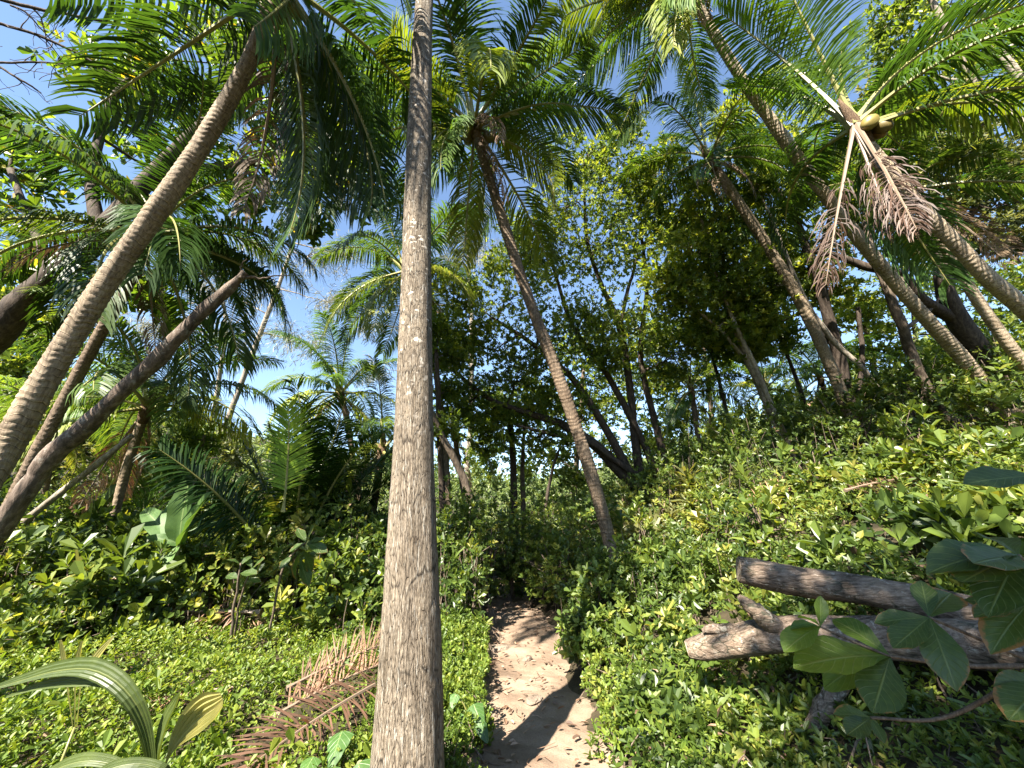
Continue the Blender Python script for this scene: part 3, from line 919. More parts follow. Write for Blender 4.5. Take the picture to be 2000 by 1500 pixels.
palm("palm whose crown fans out behind the tall grey trunk, halfway up",
     [(872, 930, 14), (866, 860, 14), (856, 760, 13), (840, 650, 12), (815, 580, 12), (798, 540, 11)],
     10.5, 11.5, flen=3.0, n=21, seed=41, mt='trunk2', ns=10, ring=0.12, tint=(1.1, 1.05, 1.0), yellow=0.3, dead=1)
palm("short palm with pale drooping fronds and curved thin trunk among left shrubs",
     [(190, 1150, 21), (203, 1090, 21), (218, 1030, 20), (240, 940, 20), (262, 870, 20), (282, 810, 21)],
     7.3, 7.8, flen=2.7, n=19, seed=51, mt='trunk', ns=12, ring=0.1, tint=(1.5, 1.35, 1.25), yellow=0.35, dead=3, lo=0, hi=5)
palm("long pale ringed palm leaning from the right slope to top centre",
     [(1995, 865, 38), (1950, 790, 34), (1880, 700, 32), (1800, 612, 31), (1730, 530, 30), (1650, 432, 29), (1590, 352, 29), (1530, 270, 28), (1460, 170, 26), (1410, 92, 24), (1372, 25, 22), (1352, -15, 22)],
     7.6, 7.6, flen=3.1, n=15, seed=61, mt='trunk3', ns=24, nuts=6, dead=1, tint=(1.1, 1.08, 1.0), skip=((312, 62),),
     extra=((190, 5, 1.0), (215, 6, 1.0), (240, 6, 0.95), (175, 4, 1.05, (2.0, 1.5, 0.8)), (160, 4, 1.0), (265, 6, 0.8)))
palm("thick ringed palm leaning in from the right edge with a bright green crown",
     [(2050, 655, 42), (2000, 603, 40), (1930, 543, 38), (1862, 472, 36), (1803, 410, 34), (1750, 350, 32), (1705, 295, 29), (1685, 265, 28)],
     5.4, 5.7, flen=3.0, n=20, seed=71, mt='trunk3', ns=26, nuts=4, dead=0, tint=(0.8, 0.88, 0.85), hi=5, skip=((198, 97),),
     extra=((185, 'hang', .75, (.42, .36, .34)), (205, 'hang', .85, (.38, .33, .31)), (225, 'hang', .8, (.42, .37, .35)), (195, 'hang', .68, (.36, .3, .28)), (190, 0, 1.1, (2.0, 1.85, 1.1)), (215, 0, 1.05, (1.9, 1.75, 1.1)), (120, 0, 1.0, (1.9, 1.8, 1.1))))
palm("thinner ringed palm under the thick one at the right edge",
     [(2030, 745, 30), (1975, 680, 28), (1905, 580, 26), (1852, 492, 25), (1815, 425, 23), (1792, 380, 22)],
     7.0, 7.4, flen=2.3, n=7, seed=81, mt='trunk3', dead=2, tint=(0.9, 0.95, 0.9))
palm("slender brown palm rising from the slope to a dark crown right of centre",
     [(1700, 890, 27), (1664, 815, 26), (1620, 712, 26), (1570, 602, 25), (1500, 482, 23), (1440, 392, 21), (1395, 322, 19)],
     9.0, 9.6, flen=2.6, n=16, seed=91, mt='trunk', ns=14, ring=0.1, dead=3, tint=(0.85, 0.9, 0.85))
palm("small thin palm with a dark drooping crown below the slender brown palm",
     [(1385, 975, 12), (1375, 930, 11), (1366, 870, 11), (1356, 800, 10), (1352, 775, 10)],
     11.5, 11.8, flen=1.9, n=13, seed=101, mt='trunk2', ns=8, ring=0.15, dead=2, tint=(0.85, 0.9, 0.8), hi=6)
palm("small palm with a reddish stem just left of the tall grey trunk",
     [(722, 1050, 17), (730, 990, 15), (738, 940, 15), (744, 895, 14)],
     9.5, 9.8, flen=2.2, n=15, seed=111, mt='trunk2', ns=10, ring=0.12, tint=(1.2, 1.15, 1.1), yellow=0.2)
palm("yellowish palm crown peeping out behind the dark young palm",
     [(700, 960, 12), (690, 900, 12), (680, 830, 12), (668, 780, 12)],
     13.0, 13.2, flen=2.9, n=15, seed=121, mt='trunk2', ns=8, ring=0.15, tint=(1.5, 1.4, 1.1), yellow=0.3)
palm("pale distant palm in the sunlit gap on the right slope",
     [(1505, 850, 10), (1500, 810, 10), (1495, 770, 10)], 15.0, 15.0, flen=2.6, n=15, seed=131, mt='trunk2', ns=8, ring=0.2, tint=(1.8, 1.6, 1.3), yellow=0.3, dead=1)
palm("yellow green distant palm right of the sunlit gap, below bare trunks",
     [(1625, 800, 10), (1612, 770, 10), (1604, 745, 10)], 14.0, 14.0, flen=2.4, n=14, seed=141, mt='trunk2', ns=8, ring=0.2, tint=(1.8, 1.7, 1.2), yellow=0.3, dead=1)
palm("distant palm crown seen right beside the tall grey trunk, low down",
     [(905, 960, 10), (895, 900, 10), (888, 850, 10)], 13.0, 13.0, flen=2.5, n=15, seed=151, mt='trunk2', ns=8, ring=0.2, tint=(1.6, 1.5, 1.3), yellow=0.3, dead=1)
palm("distant pale palm low behind the leaning trunks at the left edge",
     [(95, 930, 12), (100, 880, 12), (105, 835, 12)], 11.0, 11.0, flen=2.8, n=15, seed=161, mt='trunk2', ns=8, ring=0.2, tint=(1.6, 1.5, 1.2), yellow=0.5, dead=1)


# big young palm without a trunk, dark fronds standing up from the ground
def young_palm():
    rng = np.random.default_rng(77)
    b = at(585, 1060, 7.6)
    b[2] = g(b[0], b[1])
    root = thing("young_palm", "big trunkless young palm with dark upright fronds and one bright frond", "palm tree", b)
    a = Acc()
    V, F, uv = tube(np.array([(0, 0, -0.1), (0, 0, 0.2), (0.02, 0, 0.5), (0, 0.02, 0.9)]), [0.3, 0.28, 0.2, 0.06], 14, 0.1, rng)
    a.add(V, F, 0.5, uv=uv)
    ob("stem_base", a.build("stem_base", M['fibre'], True), root)
    specs = []
    for i in range(26):
        age = i / 26
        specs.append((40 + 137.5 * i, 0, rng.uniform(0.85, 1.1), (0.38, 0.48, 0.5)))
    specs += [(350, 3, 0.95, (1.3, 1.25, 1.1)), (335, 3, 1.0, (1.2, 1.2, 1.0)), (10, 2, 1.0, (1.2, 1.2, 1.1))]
    for (az, v, sc, c) in specs:
        o = put(bpy.data.objects.new("frond", FR[v][int(rng.integers(3))]), root)
        ar = math.radians(az)
        o.location = (math.cos(ar) * 0.14, math.sin(ar) * 0.14, rng.uniform(0.3, 0.6))
        o.rotation_euler = (rng.normal(0, 0.3), rng.normal(0, 0.06), ar)
        o.scale = (3.3 * sc,) * 3
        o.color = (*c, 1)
    # the bright frond in front, turned flat to the light
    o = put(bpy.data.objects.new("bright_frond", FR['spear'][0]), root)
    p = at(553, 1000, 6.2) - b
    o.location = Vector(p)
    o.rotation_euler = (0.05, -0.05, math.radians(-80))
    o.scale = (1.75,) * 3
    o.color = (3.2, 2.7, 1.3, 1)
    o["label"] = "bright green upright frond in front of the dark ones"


young_palm()


# ------------------------------------------------------------------ broadleaf trees
def branchy(acc, P, R, ns=8, seed=0, n=None, wob=0.06, kink=0.0):
    rng = np.random.default_rng(seed)
    n = n or max(8, len(P) * 6)
    C = spline(np.column_stack([P, R]), n)
    if kink:
        C[1:-1, :3] += np.cumsum(rng.normal(0, kink, (n - 2, 3)), axis=0) * np.sin(np.linspace(0, np.pi, n - 2))[:, None]
    V, F, uv = tube(C[:, :3], np.maximum(C[:, 3], 0.004), ns, wob, rng)
    acc.add(V, F, 0.5, uv=uv)
    return C


def broad_tree(name, label, limbs, blobs, seed, leafm='small', barkm='bark', leaf=0.1, wr=0.5, per=900, tpl=LEAF, cat="tree", group="broadleaf trees",
               ros=5, spread=1.0, tone=0.0, foot=True, clump=0.34, twigs=True, flat=0.8, ns=10, pick=0):
    """limbs: lists of (px, py, width, depth); blobs: (px, py, radius px, depth[, density])"""
    rng = np.random.default_rng(seed)
    wood, crown = Acc(), Acc()
    lines = []
    base = None
    for li, l in enumerate(limbs):
        P, R = line3(l, 0, 0)
        if foot and li == 0:
            P, R = to_ground(P, R, 1.35)
        if base is None:
            base = P[0].copy()
        lines.append(branchy(wood, P, R, ns if li == 0 else max(6, ns - 3), seed + li, kink=0.008))
    pts = np.vstack(lines)
    root = thing(name, label, cat, base, group)
    for b in blobs:
        c = at(b[0], b[1], b[3])
        r = b[2] * b[3] / FPX
        dens = b[4] if len(b) > 4 else 1.0
        # a branch out to the clump from the nearest limb, from below where possible
        dd = np.linalg.norm(pts[:, :3] - c, axis=1) + 0.6 * np.maximum(0, pts[:, 2] - c[2])
        q = pts[np.argmin(dd)]
        if twigs:
            midp = (q[:3] * 0.45 + c * 0.55) + rng.normal(0, 0.10 * r, 3) + np.array((0, 0, 0.08 * r))
            r0 = min(q[3] * 0.6, 0.018 + 0.02 * r)
            branchy(wood, np.array([q[:3], midp, c]), np.array([r0, r0 * 0.65, r0 * 0.35]), 6, seed, 10, kink=0.015)
        nc = max(5, int(11 * dens))
        u = norm(rng.normal(0, 1, (nc, 3))) * (rng.random((nc, 1)) ** 0.45) * r * np.array((1, 1, flat))
        cc = c + u
        if twigs:
            for k in range(nc):
                s = c * 0.75 + q[:3] * 0.25 * rng.random() + c * 0 + 0.0
                s = c + (q[:3] - c) * 0.3 * rng.random()
                mp = (s + cc[k]) / 2 + rng.normal(0, 0.07 * r, 3)
                branchy(wood, np.array([s, mp, cc[k]]), np.array([0.012, 0.008, 0.004]) * (0.6 + r * 0.5), 4, seed, 5, wob=0)
        nt = max(4, int(per * dens / ros))
        ci = rng.integers(0, nc, nt)
        off = rng.normal(0, 1, (nt, 3)) * r * clump * np.array((1, 1, 0.7))
        tips = cc[ci] + off
        dirs = norm(off) * 0.7 + norm(tips - c) * 0.5 + np.array((0, 0, 0.55)) + rng.normal(0, 0.35, (nt, 3))
        tn = np.clip(rng.beta(2, 2.8, nt) + tone + rng.normal(0, 0.12, nc)[ci], 0, 1)
        rosettes(crown, tpl, tips, dirs, ros, leaf * rng.uniform(0.75, 1.2, nt), wr, spread, rng, tn,
                 pick=pick, parent=root, org=base, eye=np.array((0, 0, CAMZ)), mt=M[leafm])
    ob("trunk", wood.build("trunk", M[barkm], True, base), root)
    ob("crown", crown.build("crown", M[leafm], False, base), root, kind="stuff")
    return root


# almond tree filling the upper left with large leaves
broad_tree("almond_tree", "large-leaved tree with thick dark leaning trunk at the left edge, filling upper left",
           [[(-70, 690, 84, 6.0), (-20, 640, 78, 6.0), (40, 580, 70, 6.1), (100, 530, 64, 6.2), (190, 450, 54, 6.4), (290, 340, 44, 6.7), (400, 240, 36, 7.0), (500, 160, 28, 7.3), (620, 90, 18, 7.6)],
            [(190, 450, 36, 6.4), (180, 330, 28, 6.8), (220, 200, 20, 7.2), (300, 110, 12, 7.4)],
            [(290, 340, 32, 6.7), (430, 330, 24, 7.2), (560, 320, 16, 7.6), (650, 350, 10, 7.8)],
            [(100, 530, 26, 6.2), (60, 440, 20, 6.6), (20, 330, 14, 7.0)]],
           [(60, 430, 70, 7), (20, 330, 60, 7.4), (120, 330, 60, 7.6, .8), (180, 130, 60, 7.6), (260, 110, 70, 7.4), (340, 160, 75, 7.6), (430, 110, 70, 7.8), (520, 90, 70, 7.8), (240, 220, 70, 7.8, .8),
            (420, 250, 75, 7.6), (520, 200, 80, 8), (610, 250, 75, 7.8), (560, 340, 75, 7.6), (640, 380, 65, 7.8), (480, 380, 65, 8), (690, 230, 60, 8.2), (700, 140, 55, 8.2, .7), (620, 120, 70, 8.4),
            (300, 290, 70, 8), (380, 380, 60, 8.4), (330, 600, 35, 7.4, .6), (290, 560, 40, 7.4, .7), (40, 520, 55, 7.2), (10, 240, 50, 7.6, .7), (130, 540, 40, 7.0, .6), (680, 330, 50, 8.0), (600, 430, 40, 8.0, .6)],
           201, leafm='almond', barkm='dbark', leaf=0.19, wr=0.55, per=420, tpl=OBOV, ros=6, spread=1.05, pick=8, tone=0.1)

# bare thin limbs crossing the top-left sky
wood = Acc()
tw = [[(-260, 60, 30, 6.0), (-60, -5, 14, 6.2), (60, 12, 9, 6.4), (160, 30, 7, 6.6), (330, 66, 5, 7.0), (400, 92, 3, 7.2)],
      [(-260, 60, 22, 6.0), (-60, 35, 10, 6.1), (0, 45, 7, 6.2), (80, 68, 6, 6.4), (170, 112, 4, 6.6), (260, 170, 3, 6.8), (330, 215, 2, 7)],
      [(-200, 160, 14, 6.0), (-60, 126, 8, 6.0), (0, 122, 6, 6.0), (70, 123, 5, 6.1), (125, 124, 3, 6.2)],
      [(-120, 60, 8, 6.1), (0, 132, 5, 6.2), (50, 160, 4, 6.3), (80, 182, 3, 6.4)],
      [(60, 12, 4, 6.4), (80, 40, 3, 6.5), (92, 92, 2, 6.6)], [(20, 10, 4, 6.4), (60, 30, 3, 6.5), (110, 90, 2, 6.7)]]
P, R = line3([(-420, 1150, 60, 6.0), (-400, 800, 54, 6.0), (-340, 350, 44, 6.0), (-260, 60, 32, 6.0)], 0, 0)
P, R = to_ground(P, R)
b0 = P[0].copy()
root = thing("bare_tree", "thin bare purplish branches crossing the sky in the top left corner", "tree", b0)
branchy(wood, P, R, 8, 1)
rng = np.random.default_rng(9)
lines = [branchy(wood, *line3(l, 0, 0), 6, 40 + i, kink=0.006) for i, l in enumerate(tw)]
pts = np.vstack(lines)
for i in range(70):
    q = pts[rng.integers(len(pts))]
    p, r_ = q[:3].copy(), min(q[3] * 0.4, 0.012)
    L = [p.copy()]
    d = norm(rng.normal(0, 1, 3) * np.array((1, .6, 1)) + np.array((0.4, 0.2, -0.3)))
    for k in range(5):
        p = p + d * rng.uniform(0.06, 0.14)
        d = norm(d + rng.normal(0, 0.35, 3))
        L.append(p.copy())
    branchy(wood, np.array(L), np.linspace(r_, 0.002, 6), 4, i, 8, wob=0)
ob("trunk", wood.build("trunk", M['dbark'], True, b0), root)

# leaning snag and pole at the left
def snag(name, label, pts, mt, seed, cat, ns=14, kink=0.012, stubs=()):
    P, R = line3(pts, 0, 0)
    P, R = to_ground(P, R, 1.15)
    b = P[0].copy()
    a = Acc()
    rng = np.random.default_rng(seed)
    C = spline(np.column_stack([P, R]), 70)
    C[2:-1, :3] += np.cumsum(rng.normal(0, kink * 0.5, (67, 3)), axis=0) * np.sin(np.linspace(0, np.pi, 67))[:, None]
    C[:, 3] *= 1 + 0.07 * np.sin(np.arange(70) * 0.55) + 0.05 * np.sin(np.arange(70) * 1.3 + 1) + rng.normal(0, 0.02, 70)
    V, F, uv = tube(C[:, :3], C[:, 3], ns, 0.05, rng)
    a.add(V, F, 0.5, uv=uv)
    for s in stubs:
        Ps, Rs = line3(s, 0, 0)
        branchy(a, Ps, Rs, 7, seed + 5, kink=0.01)
    return ob(name, a.build(name, M[mt], True, b), label=label, category=None) if False else tag(_loc(ob(name, a.build(name, M[mt], True, b)), b), label, cat)


def _loc(o, b):
    o.location = Vector(b)
    return o


snag("leaning_dead_trunk", "rough grey leaning dead trunk, snapped at its upper end, at far left",
     [(-60, 1115, 50, 4.4), (-15, 1055, 47, 4.4), (55, 960, 44, 4.5), (110, 888, 42, 4.6), (200, 800, 38, 4.7), (290, 715, 35, 4.8), (345, 660, 32, 4.9), (400, 605, 28, 5.0), (450, 562, 24, 5.1), (480, 532, 15, 5.15)],
     'deadwood', 5, "dead trunk", stubs=([(470, 542, 8, 5.1), (520, 540, 4, 5.3), (565, 538, 2, 5.4)], [(470, 545, 14, 5.1), (478, 520, 4, 5.15), (482, 505, 1, 5.15)]))
snag("leaning_pole", "thin pale pole leaning below the rough dead trunk, at left",
     [(30, 1035, 16, 6.4), (100, 975, 14, 6.6), (180, 914, 13, 6.8), (258, 850, 11, 7.0)], 'pbark', 6, "dead trunk", 8, 0.004)

# the spreading tree behind the path, its stems fanning up to the left
D = 11.5
broad_tree("spreading_tree", "small-leaved tree of many thin stems fanning up left behind the path",
           [[(1262, 965, 30, D), (1232, 935, 28, D), (1175, 875, 22, D), (1110, 832, 17, D), (1040, 808, 13, D), (960, 780, 9, D), (880, 720, 6, D)],
            [(1240, 945, 18, D), (1190, 850, 16, D), (1120, 740, 13, D), (1040, 670, 9, D), (960, 620, 6, D)],
            [(1252, 950, 20, D + .3), (1238, 840, 17, D + .3), (1228, 740, 15, D + .3), (1212, 640, 13, D + .3), (1180, 560, 10, D + .3), (1150, 470, 7, D + .3), (1140, 360, 4, D + .3)],
            [(1290, 950, 17, D + .2), (1250, 850, 15, D + .2), (1190, 740, 12, D + .2), (1120, 640, 9, D + .2), (1080, 520, 6, D + .2)],
            [(1310, 945, 17, D + .5), (1280, 830, 14, D + .5), (1250, 700, 11, D + .5), (1262, 560, 8, D + .5), (1250, 440, 5, D + .5)],
            [(1275, 950, 14, D - .3), (1205, 900, 12, D - .3), (1150, 862, 10, D - .3), (1080, 850, 7, D - .3), (1010, 830, 5, D - .3)],
            [(1212, 640, 8, D), (1225, 560, 7, D), (1245, 500, 5, D)]],
           [(930, 650, 70, D), (1000, 580, 75, D), (1080, 500, 80, D), (1110, 400, 75, D), (1180, 350, 75, D), (1150, 290, 55, D), (1150, 610, 80, D), (1250, 640, 85, D), (1010, 740, 70, D), (1100, 770, 60, D), (900, 580, 55, D, .8),
            (1250, 480, 85, D), (1310, 700, 60, D), (1060, 660, 75, D), (885, 710, 60, D, .9), (960, 800, 55, D, .7), (1170, 480, 80, D), (1030, 450, 55, D, .8), (1260, 380, 70, D), (970, 690, 60, D), (1180, 700, 70, D), (900, 790, 45, D, .7),
            (1050, 850, 45, D, .5), (1210, 250, 45, D, .7), (990, 510, 50, D, .7)],
           301, leaf=0.115, wr=0.5, per=2700, ros=6, barkm='dbark', tone=0.06, clump=0.3)
broad_tree("bright_tree", "bright green leafy tree right of the spreading tree, on a pale stem",
           [[(1545, 900, 16, 10.5), (1500, 800, 15, 10.5), (1455, 700, 14, 10.5), (1425, 620, 12, 10.5), (1395, 530, 9, 10.5), (1370, 430, 6, 10.5)],
            [(1455, 700, 8, 10.5), (1400, 640, 7, 10.3), (1340, 590, 5, 10.2)], [(1425, 620, 8, 10.5), (1470, 540, 6, 10.7), (1500, 450, 4, 11)]],
           [(1340, 490, 70, 10.3), (1400, 550, 70, 10.3), (1330, 590, 60, 10.3), (1420, 450, 70, 10.6), (1460, 620, 60, 10.6), (1500, 540, 60, 10.8), (1350, 400, 60, 10.6), (1400, 640, 50, 10.4), (1310, 540, 45, 10.2), (1480, 690, 40, 10.8, .6), (1290, 330, 60, 11)],
           311, leaf=0.15, wr=0.5, per=1700, ros=6, tone=0.24, barkm='pbark')
broad_tree("forked_dark_tree", "dark-stemmed forked tree standing behind the slender brown palm on the slope",
           [[(1668, 830, 34, 10), (1652, 760, 30, 10), (1640, 690, 28, 10), (1612, 600, 25, 10), (1580, 500, 20, 10.1), (1550, 420, 14, 10.2), (1500, 340, 8, 10.3)],
            [(1640, 690, 18, 10), (1590, 620, 14, 10.2), (1530, 560, 9, 10.4)], [(1612, 600, 18, 10), (1605, 500, 14, 10.3), (1620, 420, 10, 10.5), (1640, 350, 6, 10.6)],
            [(1665, 800, 16, 9.8), (1690, 700, 13, 9.9), (1675, 600, 10, 10)]],
           [(1540, 430, 75, 10.3), (1620, 470, 65, 10.5), (1490, 380, 70, 10.5), (1650, 560, 50, 10.2, .7), (1440, 340, 65, 10.8), (1570, 340, 70, 10.6), (1650, 390, 65, 10.8), (1530, 520, 55, 10.6), (1600, 260, 60, 11), (1500, 270, 65, 11), (1580, 560, 45, 10.5, .8), (1680, 620, 50, 10.6, .7), (1420, 250, 50, 11.4), (1490, 640, 45, 11, .7)],
           321, leaf=0.14, wr=0.5, per=1000, ros=6, tone=0.2, barkm='dbark')
broad_tree("thick_dark_tree", "thick dark leaning trunk with a fork, at the top of the right slope",
           [[(1990, 800, 66, 9), (1950, 740, 60, 9), (1890, 660, 54, 9), (1845, 580, 44, 9), (1830, 510, 34, 9), (1800, 430, 24, 9.2), (1790, 350, 14, 9.4)],
            [(1860, 620, 30, 9), (1800, 585, 26, 8.9), (1760, 540, 22, 8.9), (1690, 520, 18, 9), (1640, 500, 12, 9.1), (1580, 490, 7, 9.2)],
            [(1845, 580, 26, 9), (1880, 480, 20, 9.3), (1910, 400, 14, 9.5), (1940, 320, 8, 9.6)],
            [(1835, 540, 14, 9), (1818, 470, 12, 9), (1815, 410, 8, 9)]],
           [(1900, 330, 75, 9.6), (1955, 400, 70, 9.6), (1850, 420, 55, 9.5), (1985, 310, 60, 9.6), (1900, 470, 45, 9.6, .8), (1830, 330, 60, 9.6), (1760, 410, 50, 9.6, .8), (1960, 480, 35, 9.8, .5), (1890, 250, 60, 10), (1800, 250, 55, 10), (1730, 180, 60, 10.4), (2010, 400, 60, 10)],
           331, leafm='dusty', leaf=0.14, wr=0.5, per=1700, ros=6, tone=0.1, barkm='dbark')
broad_tree("brown_stemmed_tree", "straight brown trunk standing between the two leaning ringed palms on the slope",
           [[(1830, 790, 28, 8.6), (1805, 735, 26, 8.6), (1772, 640, 25, 8.6), (1745, 570, 23, 8.7), (1715, 500, 18, 8.8), (1690, 430, 12, 9), (1700, 360, 7, 9.1)],
            [(1745, 570, 10, 8.7), (1790, 500, 8, 9), (1830, 460, 5, 9.2)], [(1772, 640, 9, 8.6), (1830, 590, 7, 8.9), (1850, 520, 4, 9.1)]],
           [(1690, 380, 55, 9.2), (1740, 330, 55, 9.3), (1640, 330, 50, 9.4), (1700, 270, 55, 9.6), (1840, 470, 35, 9.3, .5), (1780, 470, 30, 9.2, .5)],
           341, leaf=0.14, wr=0.5, per=1300, barkm='bark')
broad_tree("corner_tree", "pale crooked branches of a tree leaning in at the top right corner",
           [[(2120, 370, 40, 6.6), (2050, 290, 36, 6.6), (1975, 215, 32, 6.7), (1915, 155, 27, 6.8), (1880, 95, 24, 6.9), (1840, 35, 20, 7), (1800, -40, 14, 7.1)],
            [(2060, 210, 26, 6.7), (2005, 165, 22, 6.8), (1965, 115, 20, 6.9), (1945, 55, 18, 7), (1900, 5, 14, 7.1), (1880, -50, 10, 7.2)],
            [(2075, 280, 22, 6.6), (2010, 190, 18, 6.6), (1980, 140, 14, 6.6), (1900, 60, 8, 6.7)],
            [(1915, 155, 10, 6.8), (1860, 160, 7, 6.9), (1800, 140, 4, 7)], [(1965, 115, 9, 6.9), (1990, 50, 6, 7), (1985, -10, 3, 7.1)]],
           [(1780, 90, 55, 7.2, .9), (1840, 180, 45, 7.2, .6), (1905, 90, 45, 7.2, .6), (1975, 50, 50, 7.2, .7), (1760, 20, 55, 7.4), (1850, 10, 50, 7.3, .7), (1930, 190, 40, 7, .5), (1790, 190, 50, 7.6, .7), (1990, 120, 35, 7, .5), (1880, 280, 40, 7.4, .5)],
           351, leaf=0.12, wr=0.5, per=900, barkm='pbark', foot=True)


def thin_tree(label, pts, seed, mt='pbark', blobs=(), leaf=0.14, per=900, tone=0.0, name="slender_tree"):
    return broad_tree(name, label, [pts], list(blobs), seed, leaf=leaf, per=per, barkm=mt, group="slender trees", tone=tone, ns=7)


thin_tree("pale thin crooked stem crossing behind the slender brown palm", [(1760, 830, 15, 9.4), (1700, 735, 13, 9.4), (1620, 650, 12, 9.5), (1570, 570, 11, 9.5), (1535, 485, 9, 9.6), (1505, 420, 6, 9.7), (1480, 370, 3, 9.8)], 401,
          blobs=[(1480, 360, 40, 9.9), (1540, 400, 30, 9.9, .6), (1515, 560, 25, 9.8, .4)])
thin_tree("pale branching stem left of the slender brown palm", [(1545, 880, 13, 10), (1505, 790, 11, 10), (1470, 700, 10, 10), (1428, 610, 8, 10), (1400, 540, 4, 10)], 402, blobs=[(1430, 560, 40, 10), (1395, 490, 40, 10), (1470, 600, 30, 10.2)])
thin_tree("dark thin straight stem beside the sunlit gap on the slope", [(1590, 850, 10, 12), (1565, 780, 9, 12), (1540, 710, 8, 12), (1520, 650, 6, 12)], 403, 'dbark', [(1515, 630, 40, 12), (1540, 660, 35, 12), (1480, 650, 35, 12)])
thin_tree("dark thin stem right of the small dark-crowned palm", [(1445, 930, 10, 12), (1428, 860, 9, 12), (1408, 770, 8, 12), (1390, 690, 6, 12)], 404, 'dbark', [(1390, 660, 40, 12), (1350, 640, 35, 12), (1420, 690, 35, 12)])
thin_tree("dark upright twin stem in the middle distance, end of the path", [(1003, 1010, 16, 13), (1004, 950, 14, 13), (1003, 890, 13, 13), (998, 830, 9, 13), (985, 770, 5, 13)], 405, 'dbark', [(985, 850, 40, 13, .8), (1010, 800, 40, 13, .8), (950, 850, 35, 13, .7)])
thin_tree("reddish thin stem beside the dark one at the end of the path", [(1022, 1010, 10, 13), (1020, 930, 9, 13), (1022, 860, 7, 13), (1030, 790, 4, 13)], 406, 'bark', [(1035, 800, 35, 13, .8)])
thin_tree("thin slanting sapling in the bright gap behind the path", [(1068, 985, 7, 11), (1080, 920, 6, 11), (1095, 870, 4, 11)], 407, 'dbark', [(1095, 880, 30, 11, .6), (1120, 930, 30, 11, .6)])
thin_tree("thin dark stem close beside the tall grey trunk, at mid height", [(862, 960, 13, 9.5), (858, 860, 12, 9.5), (855, 770, 11, 9.5), (852, 690, 8, 9.5)], 408, 'dbark', [(875, 690, 45, 9.8), (850, 640, 40, 9.8), (870, 760, 35, 9.9, .6)])
thin_tree("slanting grey stem leaning out right of the tall grey trunk", [(905, 940, 16, 9), (880, 890, 15, 9), (855, 840, 13, 9), (835, 790, 10, 9), (800, 700, 5, 9)], 409, 'bark', [(870, 830, 35, 9.2, .5)])
thin_tree("grey stem standing behind the left shrubs near the dark young palm", [(370, 1040, 14, 9), (382, 960, 12, 9), (390, 900, 11, 9), (400, 850, 8, 9)], 410, 'pbark', [(400, 860, 40, 9.2, .8), (360, 880, 35, 9.3, .7)])
thin_tree("leafy dark tree at the far left edge behind the leaning palm", [(20, 900, 20, 13), (35, 800, 18, 13), (45, 720, 14, 13), (60, 660, 8, 13)], 411, 'dbark',
          [(30, 640, 60, 13), (60, 690, 55, 13), (10, 710, 50, 13), (70, 620, 40, 13), (20, 570, 40, 13)], leaf=0.2, per=700, tone=0.1)
thin_tree("bright leafy tree behind the palms at mid right, above the slope", [(1720, 760, 16, 14), (1705, 700, 14, 14), (1690, 640, 10, 14)], 412, 'bark',
          [(1680, 600, 50, 14), (1730, 640, 40, 14), (1640, 600, 40, 14)], leaf=0.18, per=600, tone=0.25)


# casuarinas far behind, wispy grey-green
def casuarina(label, limbs, blobs, seed):
    rng = np.random.default_rng(seed)
    wood, crown = Acc(), Acc()
    lines, base = [], None
    for i, l in enumerate(limbs):
        P, R = line3(l, 0, 0)
        if i == 0:
            P, R = to_ground(P, R)
        if base is None:
            base = P[0].copy()
        lines.append(branchy(wood, P, R, 7, seed + i, kink=0.02))
    pts = np.vstack(lines)
    root = thing("casuarina_tree", label, "tree", base, "casuarina trees")
    for b in blobs:
        c = at(b[0], b[1], b[3])
        r = b[2] * b[3] / FPX
        q = pts[np.argmin(np.linalg.norm(pts[:, :3] - c, axis=1))]
        branchy(wood, np.array([q[:3], (q[:3] + c) / 2 + rng.normal(0, .1, 3), c]), np.array([.04, .025, .012]), 5, seed, 8, kink=.03)
        nc = 16
        cc = c + norm(rng.normal(0, 1, (nc, 3))) * (rng.random((nc, 1)) ** .4) * r
        for k in range(nc):
            branchy(wood, np.array([c, (c + cc[k]) / 2 + np.array((0, 0, .1)), cc[k]]), np.array([.018, .012, .006]), 4, k, 5, wob=0)
        n = 620
        ci = rng.integers(0, nc, n)
        pos = c + (cc[ci] - c) * rng.uniform(0.3, 1.15, (n, 1)) + rng.normal(0, r * 0.12, (n, 3))
        ax = norm(cc[ci] - c) * 0.5 + rng.normal(0, .4, (n, 3)) + np.array((0, 0, -0.55))
        leaves(crown, SLIV, pos, ax, rng.normal(0, 1, (n, 3)), rng.uniform(.25, .55, n), .022, rng.random(n))
    ob("trunk", wood.build("trunk", M['pbark'], True, base), root)
    ob("crown", crown.build("crown", M['casu'], False, base), root, kind="stuff")


